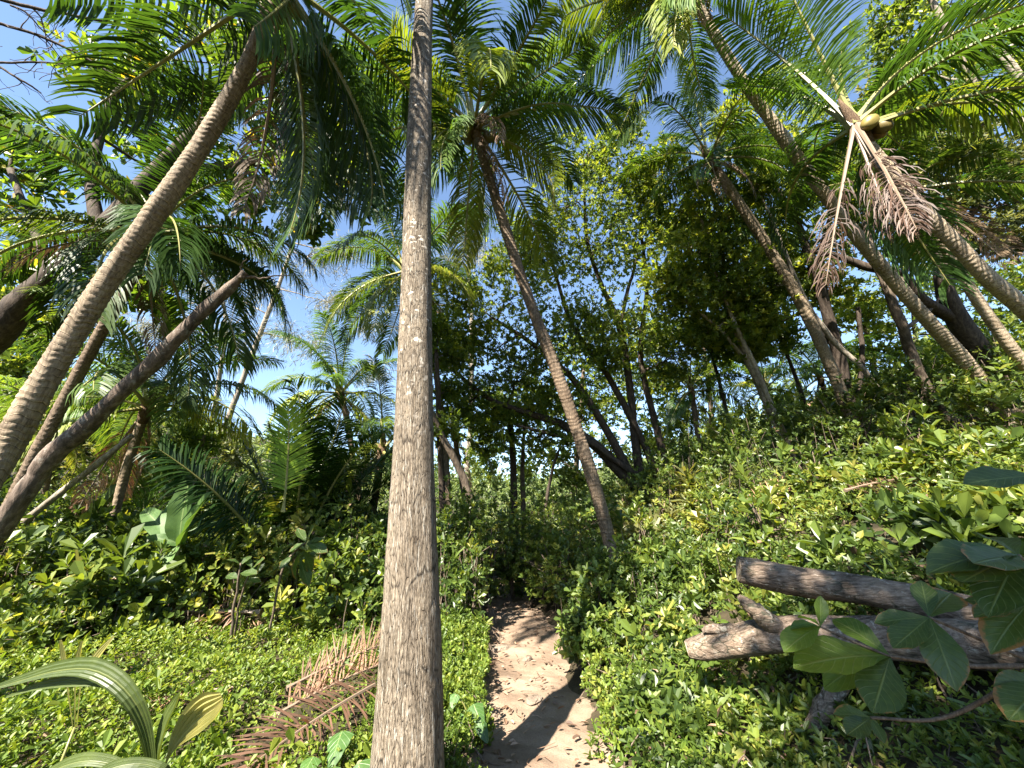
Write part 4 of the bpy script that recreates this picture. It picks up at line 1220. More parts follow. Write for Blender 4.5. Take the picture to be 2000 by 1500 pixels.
casuarina("wispy grey casuarina behind the left palms, trunk slanting up right",
          [[(440, 850, 13, 20), (470, 762, 12, 20), (500, 680, 11, 20), (540, 575, 9, 20), (572, 480, 6, 20), (590, 400, 3, 20)]],
          [(520, 560, 70, 20), (600, 500, 65, 20), (640, 590, 60, 20), (450, 640, 60, 20), (560, 660, 60, 20), (500, 480, 50, 20), (620, 680, 50, 20), (400, 560, 50, 20), (680, 500, 45, 20), (580, 430, 45, 20)], 501)
casuarina("wispy casuarina at the left, behind the leaning dead trunk",
          [[(410, 840, 12, 22), (430, 720, 10, 22), (440, 640, 8, 22), (430, 540, 4, 22)]],
          [(380, 640, 60, 22), (430, 560, 60, 22), (330, 660, 50, 22), (280, 640, 45, 22), (470, 680, 45, 22), (210, 620, 40, 22)], 511)
casuarina("wispy casuarina top showing just right of the tall grey trunk",
          [[(920, 800, 10, 21), (922, 650, 9, 21), (915, 520, 7, 21), (910, 420, 4, 21)]],
          [(910, 460, 55, 21), (950, 500, 50, 21), (880, 520, 50, 21), (930, 420, 45, 21), (720, 640, 45, 20), (690, 600, 45, 20), (730, 720, 40, 20)], 521)

# ------------------------------------------------------------------ undergrowth
def canopy_right(x, y):
    d = x - path_x(y) - 0.45
    c = 0.10 + 0.62 * np.clip(d / 0.9, 0, 1) * np.clip((y - 3.0) / 3.2, 0.12, 1.5)
    c = c * (1 + 0.5 * wav(x, y, 1.2, 4)) + (0.10 + .16 * np.clip((y - 3) / 3, 0, 1)) * wav(x, y, 3.2, 12) + .07 * wav(x, y, 7.5, 25)
    c = c * (1 - .88 * np.exp(-((x - 2.0) ** 2 / .8 + (y - 2.75) ** 2 / .5)))
    far = np.clip((y - 6.5) / 3, 0, 1)
    c = c + 0.75 * far * (1 + 0.5 * wav(x, y, 0.8, 20))
    return np.clip(c, 0.06, 2.6)


def canopy_left(x, y):
    d = path_x(y) - 0.42 - x
    tall = 1 / (1 + np.exp(-(y - lawn_edge(x)) * 4))
    c = tall * (1.45 + 0.55 * wav(x, y, 0.9, 6) + 0.3 * wav(x, y, 2.1, 15) + .12 * wav(x, y, 5, 3)) * np.clip(d / 0.5 + 0.2, 0.2, 1)
    return np.clip(c, 0.0, 2.4)


def lawn_edge(x):
    return 6.3 + 0.25 * np.sin(x * 1.3) - 0.42 * np.clip(-x - 4.2, 0, 6) + 0.2 * np.clip(x + 2, 0, 2)


def polar(n, r0, r1, a0, a1, rng):
    az = np.radians(rng.uniform(a0, a1, n))
    r = np.exp(rng.uniform(math.log(r0), math.log(r1), n))
    return np.sin(az) * r, np.cos(az) * r, r


def dir_field(f, x, y, rng, k=0.6):
    e = 0.12
    gx = (f(x + e, y) - f(x - e, y)) / (2 * e)
    gy = (f(x, y + e) - f(x, y - e)) / (2 * e)
    d = norm(np.stack([-gx, -gy, np.ones_like(gx)], -1))
    return d + rng.normal(0, 0.35, d.shape)


def undergrowth(name, label, canopy, cond, n, r0, r1, a0, a1, seed, leafm, size, wr, ros=5, layers=0.5, tpl=LEAF, tone=0.0, stems=900, spread=1.15):
    rng = np.random.default_rng(seed)
    x, y, r = polar(n, r0, r1, a0, a1, rng)
    c = canopy(x, y)
    ok = cond(x, y) & (c > 0.05)
    x, y, r, c = x[ok], y[ok], r[ok], c[ok]
    if size > 0.08:
        gap = wav(x, y, 3.4, 11) + .6 * wav(x, y, 8.0, 23)
        ok = rng.random(len(x)) > np.clip((gap - .35) * 1.1, 0, .82)
        x, y, r, c = x[ok], y[ok], r[ok], c[ok]
    h = c * (1 - layers * rng.random(len(x)) ** 2.2) + rng.normal(0, 0.04, len(x))
    z = g(x, y) + np.maximum(h, 0.02)
    d = dir_field(lambda a, b: g(a, b) + canopy(a, b), x, y, rng)
    s = size * (0.75 + 0.05 * r) * rng.uniform(0.6, 1.3, len(x)) * np.clip(1 + 0.42 * wav(x, y, 1.9, 17), .5, 2)
    tn = np.clip(rng.beta(2, 2.6, len(x)) + tone + 0.24 * wav(x, y, 1.5, 2) + 0.16 * wav(x, y, 4.0, 22) - .08, 0, .92)
    acc = Acc()
    P = np.stack([x, y, z], -1)
    kind = wav(x, y, 1.0, 28)
    A = kind > 0.1
    rosettes(acc, tpl, P[A], d[A], ros, s[A], wr, spread, rng, tn[A])
    B = ~A
    rosettes(acc, OBOV if tpl is LEAF else LEAF, P[B], d[B], ros + 1, s[B] * 0.85, wr * 1.2, spread * 0.9, rng, tn[B])
    if size > 0.08:
        q = (rng.random(len(x)) < np.clip(0.03 + 0.10 * wav(x, y, 1.5, 31), 0, .2)) & (r > 4.2)
        rosettes(acc, OBOV, P[q] + np.array((0, 0, .08)), d[q] + np.array((0, 0, .5)), 7, s[q] * 1.9, 0.5, 1.0, rng, np.clip(tn[q] + .1, 0, 1))
        q = (rng.random(len(x)) < 0.05) & (r > 3.6)
        rosettes(acc, STRAP, P[q] + np.array((0, 0, .05)), d[q], 6, s[q] * 2.6, 0.1, 0.8, rng, np.clip(tn[q] + .15, 0, 1))
        q = rng.random(len(x)) < 0.04
        rosettes(acc, LEAF, P[q], d[q], 2, s[q] * .9, 0.5, 1.2, rng, None, 2)
    for i in rng.integers(0, len(x), min(stems, len(x))):
        b = np.array((x[i] + rng.normal(0, .12), y[i] + rng.normal(0, .12), g(x[i], y[i]) - 0.03))
        q = P[i]
        C = spline(np.array([b, (b + q) / 2 + rng.normal(0, .05, 3), q]), 4)
        V, F, uv = tube(C, np.linspace(.008, .003, 4), 4, cap=False)
        acc.add(V, F, 0.4, 1)
    return ob(name, acc.build(name, [M[leafm], M['twig'], M['dead']]), label=label, kind="stuff", cat="undergrowth")


undergrowth("slope_undergrowth", "dense glossy green undergrowth covering the slope right of the path", canopy_right,
            lambda x, y: (x > path_x(y) + 0.55) & (y > 0.3), 23000, 1.7, 19, 2, 82, 601, 'bush', 0.082, 0.48, stems=1100)
undergrowth("bank_undergrowth", "dark leafy undergrowth behind the lawn and left of the path", canopy_left,
            lambda x, y: (x < path_x(y) - 0.5) & (y > lawn_edge(x) - 0.3), 19500, 3.5, 15, -80, 3, 602, 'bush', 0.105, 0.5, layers=0.9, stems=900, tone=0.0)
undergrowth("pathside_undergrowth", "low bright leafy plants along the left edge of the path", lambda x, y: 0.10 + 0.10 * (1 + wav(x, y, 3.0, 8)),
            lambda x, y: (x < path_x(y) - 0.47 - 0.11 * wav(x, y, 5)) & (x > path_x(y) - 1.3) & (y < lawn_edge(x) + 0.2), 30000, 2.2, 7.5, -40, 6, 603, 'lawn', 0.056, 0.5, layers=0.8, stems=200, tone=0.02)
undergrowth("slope_foot_cover", "small light green leaves carpeting the foot of the slope by the path", lambda x, y: (0.08 + 0.11 * (1 + wav(x, y, 2.6, 3)) + .05 * wav(x, y, 7, 9)) * (1 - .85 * np.exp(-((x - 2.0) ** 2 / .5 + (y - 2.75) ** 2 / .4))),
            lambda x, y: (x > path_x(y) + 0.47 + 0.11 * wav(x, y, 5)) & (y < 4.6) & (x < 4), 6200, 1.9, 5.0, 2, 66, 604, 'lawn', 0.055, 0.5, layers=0.8, stems=200, tone=-0.05)


# ground-cover lawn at the lower left
def lawn():
    rng = np.random.default_rng(611)
    x, y, r = polar(39000, 2.0, 9.0, -78, 2, rng)
    ok = (y < lawn_edge(x) + 0.5) & (x < path_x(y) - 0.75) & (y > 0.5)
    bare = wav(x, y, 1.7, 18) + 0.5 * wav(x, y, 5.0, 25)
    ok &= rng.random(len(x)) > np.clip((bare - 0.75) * 1.2, 0, 0.85)
    e = ((x + 1.45) / .75) ** 2 + ((y - 3.75) / .8) ** 2
    ok &= (e > 1) | (rng.random(len(x)) > .82)
    x, y, r = x[ok], y[ok], r[ok]
    c = np.clip(0.05 + 0.075 * (1 + wav(x, y, 2.0, 10)) + 0.05 * (1 + wav(x, y, 6.0, 1)) + 0.03 * wav(x, y, 15.0, 20), .03, .4)
    z = g(x, y) + c * (1 - 0.8 * rng.random(len(x)) ** 2)
    d = np.array((0, 0, 1.0)) + rng.normal(0, 0.38, (len(x), 3))
    acc = Acc()
    tn = np.clip(rng.beta(2.2, 2.4, len(x)) + 0.05 + 0.14 * wav(x, y, 1.8, 30), 0, 1)
    rosettes(acc, LEAF, np.stack([x, y, z], -1), d, 3, 0.036 * (0.8 + 0.06 * r) * rng.uniform(.7, 1.4, len(x)), 0.62, 1.25, rng, tn)
    q = rng.random(len(x)) < .035
    rosettes(acc, OBOV, np.stack([x, y, z], -1)[q] + np.array((0, 0, .05)), d[q], 5, .075 * rng.uniform(.7, 1.3, q.sum()), .55, 1.1, rng, tn[q] * .8)
    k = 5000
    i = rng.integers(0, len(x), k)
    gp = np.stack([x[i], y[i], g(x[i], y[i])], -1) + rng.normal(0, .04, (k, 3)) * np.array((1, 1, 0))
    leaves(acc, STRAP, gp, np.array((0, 0, 1.0)) + rng.normal(0, .45, (k, 3)), rng.normal(0, 1, (k, 3)), rng.uniform(.10, .24, k), .007, rng.uniform(.3, .9, k))
    ob("ground_cover", acc.build("ground_cover", M['lawn']), label="bright sunlit creeping ground cover filling the lower left clearing", kind="stuff", cat="ground cover")


lawn()


# far forest wall closing the view
def far_forest():
    rng = np.random.default_rng(621)
    acc = Acc()
    n = 13000
    az = rng.uniform(-68, 68, n)
    r = rng.uniform(16, 40, n)
    x, y = np.sin(np.radians(az)) * r, np.cos(np.radians(az)) * r
    top = np.interp(az, [-68, -55, -48, -42, -36, -20, -5, 5, 12, 20, 30, 36, 42, 50, 68],
                    [17, 16, 15, 12.5, 10, 8.5, 7.5, 7, 7, 8.5, 14, 15.5, 16, 16, 18])
    el = np.radians(top) * (1 + 0.12 * np.sin(az * 0.9) + 0.10 * np.sin(az * 2.3 + 1) + 0.07 * np.sin(az * 5.1))
    h = np.maximum(CAMZ + np.tan(el) * r * rng.uniform(0.75, 1.0, n) - g(x, y), 1.2)
    z = g(x, y) + h * (1 - 0.95 * rng.random(n) ** 1.5)
    P = np.stack([x, y, z], -1) + rng.normal(0, 0.2, (n, 3))
    d = np.array((-0.2, -0.5, 0.8)) + rng.normal(0, .5, (n, 3))
    tn = np.clip(rng.beta(2, 2.2, n) + 0.16 * np.sin(az * 1.7 + r) + 0.1, 0, 1)
    rosettes(acc, DIAM, P, d, 5, rng.uniform(.24, .45, n) * (r / 25), 0.5, 1.1, rng, tn)
    ob("far_forest", acc.build("far_forest", M['far']), label="pale distant woodland closing the view behind the palms", kind="stuff", cat="woodland")


far_forest()


# more trees behind, closing the gaps between the stems
broad_tree("background_tree", "leafy background tree filling the gap behind the spreading tree", [[(1120, 1000, 12, 17), (1130, 850, 10, 17), (1140, 720, 7, 17)]],
           [(1060, 900, 50, 17, .8), (1140, 820, 60, 17), (1180, 760, 60, 17), (1050, 780, 60, 17), (960, 880, 55, 17), (1200, 880, 50, 17, .7), (1130, 680, 60, 17), (1220, 680, 55, 17), (980, 800, 50, 17)],
           701, leaf=0.2, per=1500, tone=0.08, group="background trees", barkm='bark')
broad_tree("background_tree", "tall leafy background tree behind the bright tree and thin stems", [[(1400, 950, 12, 17), (1390, 800, 10, 17), (1370, 640, 7, 17)]],
           [(1330, 800, 55, 17), (1400, 720, 60, 17), (1300, 640, 60, 17), (1460, 640, 60, 17), (1380, 560, 60, 17), (1290, 740, 50, 17), (1460, 560, 55, 17), (1290, 860, 50, 17), (1400, 840, 45, 17, .7), (1500, 480, 60, 17), (1400, 440, 60, 17), (1300, 450, 60, 17), (1560, 560, 50, 17)],
           702, leaf=0.2, per=1500, tone=0.05, group="background trees", barkm='bark')
broad_tree("background_tree", "shady background tree behind the palms at the top of the slope", [[(1800, 800, 12, 14), (1790, 680, 10, 14), (1780, 560, 7, 14)]],
           [(1740, 560, 50, 14, .7), (1800, 480, 60, 14), (1880, 560, 60, 14), (1940, 640, 60, 14), (1900, 700, 60, 14), (1720, 440, 60, 14), (1980, 560, 60, 14), (1820, 680, 50, 14), (1740, 700, 50, 14), (1650, 700, 45, 14, .7)],
           703, leaf=0.2, per=800, group="background trees", barkm='dbark')
broad_tree("background_tree", "leafy background tree low behind the short pale palm at left", [[(250, 1000, 12, 14), (255, 900, 10, 14), (250, 800, 7, 14)]],
           [(150, 880, 55, 14), (60, 900, 55, 14), (250, 900, 60, 14), (340, 880, 55, 14), (420, 900, 55, 14), (180, 790, 55, 14), (80, 800, 50, 14), (300, 960, 60, 14), (120, 960, 60, 14), (480, 960, 50, 14), (0, 850, 50, 14)],
           704, leaf=0.2, per=800, tone=0.1, leafm='dusty', group="background trees", barkm='bark')


# ------------------------------------------------------------------ single shrubs
def shrub(label, px, d, R_, H_, seed, leaf=0.1, wr=0.5, tips=230, ros=6, tpl=LEAF, leafm='bush', tone=0.0, spread=1.0, py=1000, stems=7, name="shrub", up=0.55):
    rng = np.random.default_rng(seed)
    p = at(px, py, d)
    b = np.array((p[0], p[1], float(g(p[0], p[1]))))
    root = thing(name, label, "shrub", b, "shrubs along the path and slope")
    wood, fol = Acc(), Acc()
    u = norm(rng.normal(0, 1, (tips, 3)))
    u[:, 2] = u[:, 2] * 0.9 + 0.12
    rr = rng.random((tips, 1)) ** 0.28
    lob = 1 + 0.22 * np.sin(np.arctan2(u[:, 1], u[:, 0]) * 3 + rng.uniform(0, 6)) + rng.normal(0, .08, tips)
    T = u * rr * lob[:, None] * np.array((R_, R_, H_ * 0.55)) + np.array((0, 0, H_ * 0.48))
    T[:, 2] = np.maximum(T[:, 2], 0.04 + .12 * rng.random(tips))
    dirs = u * 0.9 + np.array((0, 0, up)) + rng.normal(0, .25, (tips, 3))
    rosettes(fol, tpl, T, dirs, ros, leaf * rng.uniform(.75, 1.2, tips), wr, spread, rng, np.clip(rng.beta(2, 2.6, tips) + tone, 0, 1),
             pick=70 if leaf >= .15 else (24 if leaf >= .12 else 0), parent=root, org=np.zeros(3), eye=np.array((0, 0, CAMZ)) - b, mt=M[leafm])
    for k in range(stems):
        a = rng.uniform(0, 6.28)
        e = np.array((math.cos(a) * R_ * .6, math.sin(a) * R_ * .6, H_ * rng.uniform(.5, .85)))
        m_ = e * .5 + rng.normal(0, .06, 3)
        branchy(wood, np.array([(0, 0, -.05), m_, e]), np.array([.018, .012, .006]) * (0.6 + H_ * .4), 6, seed + k, 8, kink=.01)
        for j in range(5):
            t = T[rng.integers(tips)]
            branchy(wood, np.array([m_, (m_ + t) / 2 + rng.normal(0, .04, 3), t]), np.array([.008, .006, .003]), 4, j, 5, wob=0)
    ob("stems", wood.build("stems", M['twig'], True), root)
    ob("foliage", fol.build("foliage", M[leafm]), root, kind="stuff")
    return root


shrub("leafy shrub with upright paddle leaves just left of the tall grey trunk", 690, 6.3, .55, 1.3, 801, .17, .45, 90, 7, OBOV, tone=.1)
shrub("tall dark bush pressed against the right side of the tall grey trunk", 885, 6.9, .75, 1.95, 802, .10, .55, 420)
shrub("tall leafy bush left of the path where the path disappears", 940, 8.4, .95, 2.3, 803, .11, .55, 420, tone=.05)
shrub("dark bush closing the far end of the path", 1002, 9.0, .8, 1.7, 804, .11, .5, 520, tone=-.1)
shrub("sunlit yellow green bush bulging over the right edge of the path", 1085, 7.6, .62, 1.35, 805, .10, .5, 360, tone=.22)
shrub("rounded light bush behind the yellow green one, right of the path", 1120, 9.4, .95, 1.8, 806, .11, .5, 400, tone=.1)
shrub("glossy dark bush at the foot of the leaning brown palm", 1190, 5.3, .55, .95, 807, .12, .55, 300, tpl=OBOV, py=1150)
shrub("broad glossy bush right of the leaning brown palm", 1320, 5.4, .75, .85, 808, .12, .55, 320, tpl=OBOV, py=1130)
shrub("low leafy bush in front of the leaning brown palm, right of the path", 1160, 4.3, .4, .55, 809, .09, .55, 240, py=1250)
shrub("big-leaved sunlit shrub below the long ringed palm, right edge", 1880, 5.6, .8, .8, 810, .2, .5, 110, tpl=OBOV, tone=.25, py=900)
shrub("leafy sunlit shrub midway up the right slope", 1680, 6.4, .8, .8, 811, .14, .5, 220, tone=.2, py=960)
shrub("olive dry-looking bush on the slope below the slender brown palm", 1520, 8.2, 1.0, 1.0, 812, .12, .5, 320, leafm='dusty', py=950)
shrub("bushy growth at the base of the spreading tree", 1260, 10.2, 1.2, 1.4, 813, .12, .5, 380, tone=.05, py=960)
shrub("shrub with large rounded leaves at the far left edge", 40, 5.4, .6, 1.35, 814, .19, .6, 90, 6, OBOV, tone=.1, py=1090)
shrub("bushy shrub with broad leaves behind the pale pole, at left", 130, 6.4, .7, 1.5, 815, .18, .5, 120, 7, OBOV, tone=.08, py=1080)
shrub("dense dark shrub left of the banana plant", 235, 7.0, .8, 1.4, 816, .11, .5, 340, py=1100)
shrub("leafy shrub right of the banana plant, before the young palm", 450, 6.9, .8, 1.7, 817, .11, .5, 380, tone=.05, py=1080)
shrub("dark shrub under the bright frond of the young palm", 560, 6.8, .7, 1.2, 818, .11, .5, 340, tone=-.08, py=1100)
shrub("low leafy plants at the front of the left bank, by the lawn edge", 80, 4.6, .7, .6, 819, .10, .5, 280, tone=.12, py=1220)
for i, (px, d, py) in enumerate(((1255, 7.6, 1010), (1315, 8.2, 985), (1370, 8.0, 985), (1215, 8.4, 1000))):
    shrub(["pale strap-leaved plant right of the leaning brown palm", "pale strap-leaved plant behind the broad glossy bush", "rightmost pale strap-leaved plant at mid slope", "pale strap-leaved plant close to the leaning brown palm trunk"][i],
          px, d, .42, 1.35, 830 + i, .42, .13, 26, 13, STRAP, 'dusty', .35, .95, py, 4, "strap_leaved_plant", 1.0)


for (lab, px, d, py, R_, H_, lf, nt_, tn_) in (
        ("loose upright shrub on the slope above the upper log", 1500, 5.2, 1040, .32, 1.15, .17, 34, .15),
        ("loose leafy shrub between the upper log and the glossy bush", 1410, 5.9, 1050, .3, 1.2, .16, 34, .05),
        ("tall loose shrub below the thick dark tree on the slope", 1790, 6.6, 900, .35, 1.3, .18, 36, .2),
        ("loose shrub standing out from the slope left of the slender brown palm", 1590, 7.0, 950, .35, 1.4, .17, 36, .1),
        ("upright leafy shrub just behind the foot of the leaning brown palm", 1250, 6.6, 1080, .32, 1.5, .17, 36, .1),
        ("slim leafy shrub between the tall grey trunk and the path bend", 915, 5.9, 1150, .28, 1.15, .15, 34, .1),
        ("loose leafy shrub left of the yellow-leaved sapling", 640, 6.0, 1100, .3, 1.45, .17, 34, .08),
        ("loose broad-leaved shrub in front of the banana plant", 285, 5.7, 1120, .32, 1.2, .19, 32, .15),
        ("upright broad-leaved shrub at the foot of the leaning dead trunk", 165, 5.3, 1120, .32, 1.2, .2, 32, .12),
        ("sprawling loose shrub near the foot of the long ringed palm", 1930, 7.0, 850, .4, 1.1, .18, 36, .2)):
    shrub(lab, px, d, R_, H_, 840 + px % 97, lf, .46, nt_, 7, OBOV, 'bush', tn_, .95, py, 5, up=.9)

for (lab, px, d, py, R_, H_, lf, nt_, tn_) in (
        ("tall rounded bush behind the strap-leaved plants at mid slope", 1330, 9.2, 950, .9, 2.5, .12, 300, .0),
        ("tall bush on the slope below the bright leafy tree", 1450, 9.0, 930, .9, 2.4, .13, 280, .1),
        ("tall bush at the foot of the slender brown palm", 1660, 9.0, 860, .9, 2.2, .13, 280, .05),
        ("dark bush at the foot of the straight brown trunk", 1800, 8.6, 800, .9, 2.1, .13, 280, -.05),
        ("leafy bush at the foot of the thick dark tree, right edge", 1950, 8.8, 780, .9, 2.0, .14, 260, .05),
        ("tall bush right of the path, above the yellow green one", 1060, 9.8, 1000, .8, 2.1, .11, 340, .12),
        ("tall dark bush on the left bank under the young palm's fronds", 480, 8.2, 1000, .9, 2.0, .12, 320, -.05),
        ("tall dark bush on the left bank behind the banana plant", 330, 8.0, 1000, .9, 2.0, .12, 320, -.02),
        ("tall bush on the left bank beside the short pale palm's trunk", 160, 7.8, 1020, .9, 1.9, .13, 300, .0),
        ("tall bush between the young palm and the tall grey trunk", 700, 8.4, 1000, .8, 1.9, .11, 320, .02)):
    shrub(lab, px, d, R_, H_, 900 + px % 89, lf, .5, nt_, 6, LEAF, 'bush', tn_, 1.0, py, 7)


# ------------------------------------------------------------------ leaves seen close
def leaf_grid(name, prof, mt, curl=0.2, fold=0.12, nu=12, nv=6, wave=0.0, pleat=0.0, seed=0):
    """unit leaf along +X; prof(u) is the half width; folds up along the midrib and droops to the tip"""
    u = np.linspace(0, 1, nu + 1)
    v = np.linspace(-1, 1, nv + 1)
    U, V_ = np.meshgrid(u, v, indexing='ij')
    w = prof(U)
    rng = np.random.default_rng(seed)
    z = fold * np.abs(V_) * w * 2 - curl * U ** 2 + wave * w * np.sin(U * 19 + rng.uniform(0, 6)) * np.abs(V_) ** 2
    if pleat:
        z = z + pleat * np.where((np.arange(nv + 1) % 2) == 0, 1, -1)[None] * w
    P = np.stack([U * (1 - .25 * curl * U), V_ * w, z], -1).reshape(-1, 3)
    return mesh(name, P, [grid_faces(nu + 1, nv + 1)], mt, smooth=not pleat, uv=np.stack([U, V_], -1).reshape(-1, 2))


obov = lambda u: 0.215 * np.clip(np.sin(np.pi * np.clip(u, 0, 1) ** 1.45), 0, 1) ** .8 + .008
heart = lambda u: 0.42 * np.clip(1 - u, 0, 1) ** .62 * np.clip(u * 9 + .25, 0, 1) ** .5
paddle = lambda u: 0.17 * np.clip(np.sin(np.pi * np.clip(u * .96 + .04, 0, 1) ** .8), 0, 1) ** .55 + .004
LG = {'sap': [leaf_grid("sapling_leaf", obov, M['sap'], c, f, wave=.10, seed=i) for i, (c, f) in enumerate(((.15, .12), (.32, .2), (.05, .08)))],
      'sapsun': [leaf_grid("sapling_leaf", obov, M['sapsun'], c, f, wave=.07, seed=9 + i) for i, (c, f) in enumerate(((.2, .14), (.3, .2)))],
      'taro': [leaf_grid("taro_leaf", heart, M['taro'], .18, -.10, wave=.06)],
      'ban': [leaf_grid("banana_leaf", paddle, M['banana'], c, .2, 16, 6, .08, seed=i) for i, c in enumerate((.1, .35))]}


def place_leaf(me, parent, org, A, B, hint, name="leaf", wscale=1.0):
    A, B = np.asarray(A), np.asarray(B)
    Xv = B - A
    L = np.linalg.norm(Xv)
    Xv = Xv / L
    Yv = norm(np.cross(np.asarray(hint, float), Xv))
    Zv = np.cross(Xv, Yv)
    o = put(bpy.data.objects.new(name, me), parent)
    mt = Matrix.Identity(4)
    for i in range(3):
        mt[i][0], mt[i][1], mt[i][2] = Xv[i] * L, Yv[i] * L * wscale, Zv[i] * L
        mt[i][3] = A[i] - org[i]
    o.matrix_local = mt
    return o


# large-leaved sapling at the right edge, close to the camera
def sapling():
    rng = np.random.default_rng(41)
    c = at(2010, 1560, 1.25)
    b = np.array((c[0], c[1], float(g(c[0], c[1]))))
    root = thing("almond_sapling", "large-leaved dark sapling close by at the right edge, some leaves browning", "sapling", b)
    nodes = {'a': (1738, 1282, 1.30), 'c': (1602, 1224, 1.36), 'd': (1815, 1206, 1.2), 'e': (1990, 1085, 1.1), 'f': (2010, 1180, 1.12), 'h': (2030, 930, 1.2), 'k': (1700, 1402, 1.35), 'm': (2040, 1330, 1.2)}
    N = {k: at(*v) for k, v in nodes.items()}
    wood = Acc()
    top = at(2060, 900, 1.2)
    branchy(wood, np.array([b - np.array((0, 0, .05)), at(2030, 1350, 1.2), at(2040, 1150, 1.18), top]), np.array([.014, .012, .010, .006]), 8, 1)
    s0 = at(2035, 1300, 1.2)
    for k, via in (('a', (1880, 1300, 1.25)), ('d', (1940, 1260, 1.18)), ('e', (2020, 1120, 1.12)), ('f', (2025, 1210, 1.14)), ('h', (2040, 980, 1.2)), ('k', (1850, 1400, 1.3)), ('m', (2038, 1320, 1.2))):
        branchy(wood, np.array([s0 if k not in 'eh' else at(2040, 1150, 1.18), at(*via), N[k]]), np.array([.008, .006, .005]), 6, 2)
    branchy(wood, np.array([N['a'], at(1670, 1255, 1.33), N['c']]), np.array([.0045, .004, .003]), 6, 3)
    ob("stem", wood.build("stem", M['twig'], True, b), root)
    L = [('a', 1545, 1268, 1.30), ('a', 1622, 1188, 1.46), ('a', 1705, 1388, 1.16), ('a', 1580, 1318, 1.38), 
         ('c', 1607, 1163, 1.38), ('c', 1543, 1210, 1.36), ('c', 1526, 1254, 1.30), ('c', 1560, 1190, 1.46),
         ('d', 1798, 1130, 1.30), ('d', 1702, 1208, 1.26), ('d', 1862, 1330, 1.05), ('d', 1742, 1262, 1.16), ('d', 1860, 1140, 1.3),
         ('e', 1770, 1060, 1.08), ('e', 1842, 1140, 1.02), ('e', 1905, 1215, .98), ('e', 1900, 1000, 1.3), ('e', 1880, 1095, 1.0), 
         ('f', 1868, 1192, 1.12), ('f', 1905, 1262, 1.05), ('f', 1850, 1165, 1.28), 
         ('h', 1850, 930, 1.22),  
         ('k', 1632, 1382, 1.36), ('k', 1655, 1432, 1.28), ('k', 1730, 1450, 1.28), 
         ('m', 1930, 1330, 1.2), ('m', 1950, 1420, 1.1), ]
    for i, (k, px, py, d) in enumerate(L):
        q = at(px, py, d)
        if k in 'efhm':
            q = N[k] + (q - N[k]) * .8
        place_leaf(LG['sap'][i % 3] if k not in 'ac' or py > 1380 else LG['sapsun'][i % 2], root, b, N[k], q, np.array((-.15, -.45, .9)) + rng.normal(0, .22, 3), wscale=rng.uniform(.9, 1.12))


sapling()


# ------------------------------------------------------------------ logs on the right
def log(label, pts, seed, stubs=(), cat="log", ns=26):
    rng = np.random.default_rng(seed)
    P, R = line3(pts, 0, 0)
    b = P[0].copy()
    C = spline(np.column_stack([P, R]), 60)
    L = np.concatenate([[0], np.cumsum(np.linalg.norm(np.diff(C[:, :3], axis=0), axis=1))])
    a = np.linspace(0, 2 * np.pi, ns + 1)
    z = L[:, None]
    rad = 1 + .06 * np.sin(2 * a + z * 2) + .05 * np.sin(3 * a - z * 4 + 1) + .03 * np.sin(7 * a + z * 3) + .025 * np.sin(12 * a - z * 5) + .03 * np.sin(z * 9 + a) + rng.normal(0, .012, (60, ns + 1))
    rad[:, -1] = rad[:, 0]
    V, F, uv = tube(C[:, :3], C[:, 3], ns, rad=rad)
    acc = Acc()
    acc.add(V, F, .5, uv=uv)
    root = thing("log", label, cat, b, "weathered logs lying on the slope")
    ob("trunk_wood", acc.build("trunk_wood", M['logwood'], True, b), root)
    # the cut or broken face, a little proud of the end, with its growth rings stepped
    T0 = norm(C[0, :3] - C[1, :3])
    e = Acc()
    Cf = np.stack([C[0, :3] - T0 * .01, C[0, :3] + T0 * .006, C[0, :3] + T0 * .009, C[0, :3] + T0 * .004, C[0, :3] + T0 * .010])
    V, F, uv = tube(Cf, C[0, 3] * np.array((.9, .93, .72, .5, .2)), 18, .05, rng)
    e.add(V, F, .5, uv=uv)
    ob("cut_face", e.build("cut_face", M['sawn'], False, b), root)
    for s in stubs:
        P, R = line3(s, 0, 0)
        st = Acc()
        C = spline(np.column_stack([P, R]), 24)
        C[:, 3] *= 1 + rng.normal(0, .07, 24)
        V, F, uv = tube(C[:, :3], C[:, 3], 14, .07, rng)
        st.add(V, F, .5, uv=uv)
        ob("branch_stub", st.build("branch_stub", M['logwood'], True, b), root)
    return root


log("upper weathered log with a sawn end, lying across the right slope",
    [(1443, 1112, 50, 2.95), (1470, 1117, 53, 2.92), (1560, 1134, 58, 2.85), (1680, 1153, 60, 2.75), (1800, 1175, 62, 2.65), (1880, 1192, 60, 2.58), (2010, 1225, 58, 2.5), (2140, 1265, 58, 2.4)], 61)
log("lower forked log with splintered stubs, under the sapling leaves",
    [(1343, 1268, 36, 2.9), (1375, 1264, 54, 2.87), (1440, 1250, 68, 2.8), (1540, 1240, 76, 2.7), (1660, 1242, 84, 2.6), (1800, 1250, 92, 2.45), (1950, 1262, 98, 2.3), (2120, 1292, 100, 2.2)], 62,
    stubs=([(1520, 1232, 40, 2.7), (1490, 1205, 34, 2.7), (1460, 1180, 24, 2.72), (1443, 1165, 10, 2.74)],
           [(1690, 1262, 62, 2.55), (1655, 1310, 58, 2.5), (1622, 1362, 52, 2.46), (1592, 1412, 44, 2.44), (1570, 1450, 34, 2.43)],
           [(1430, 1228, 22, 2.82), (1390, 1228, 20, 2.85), (1372, 1232, 10, 2.87)]))


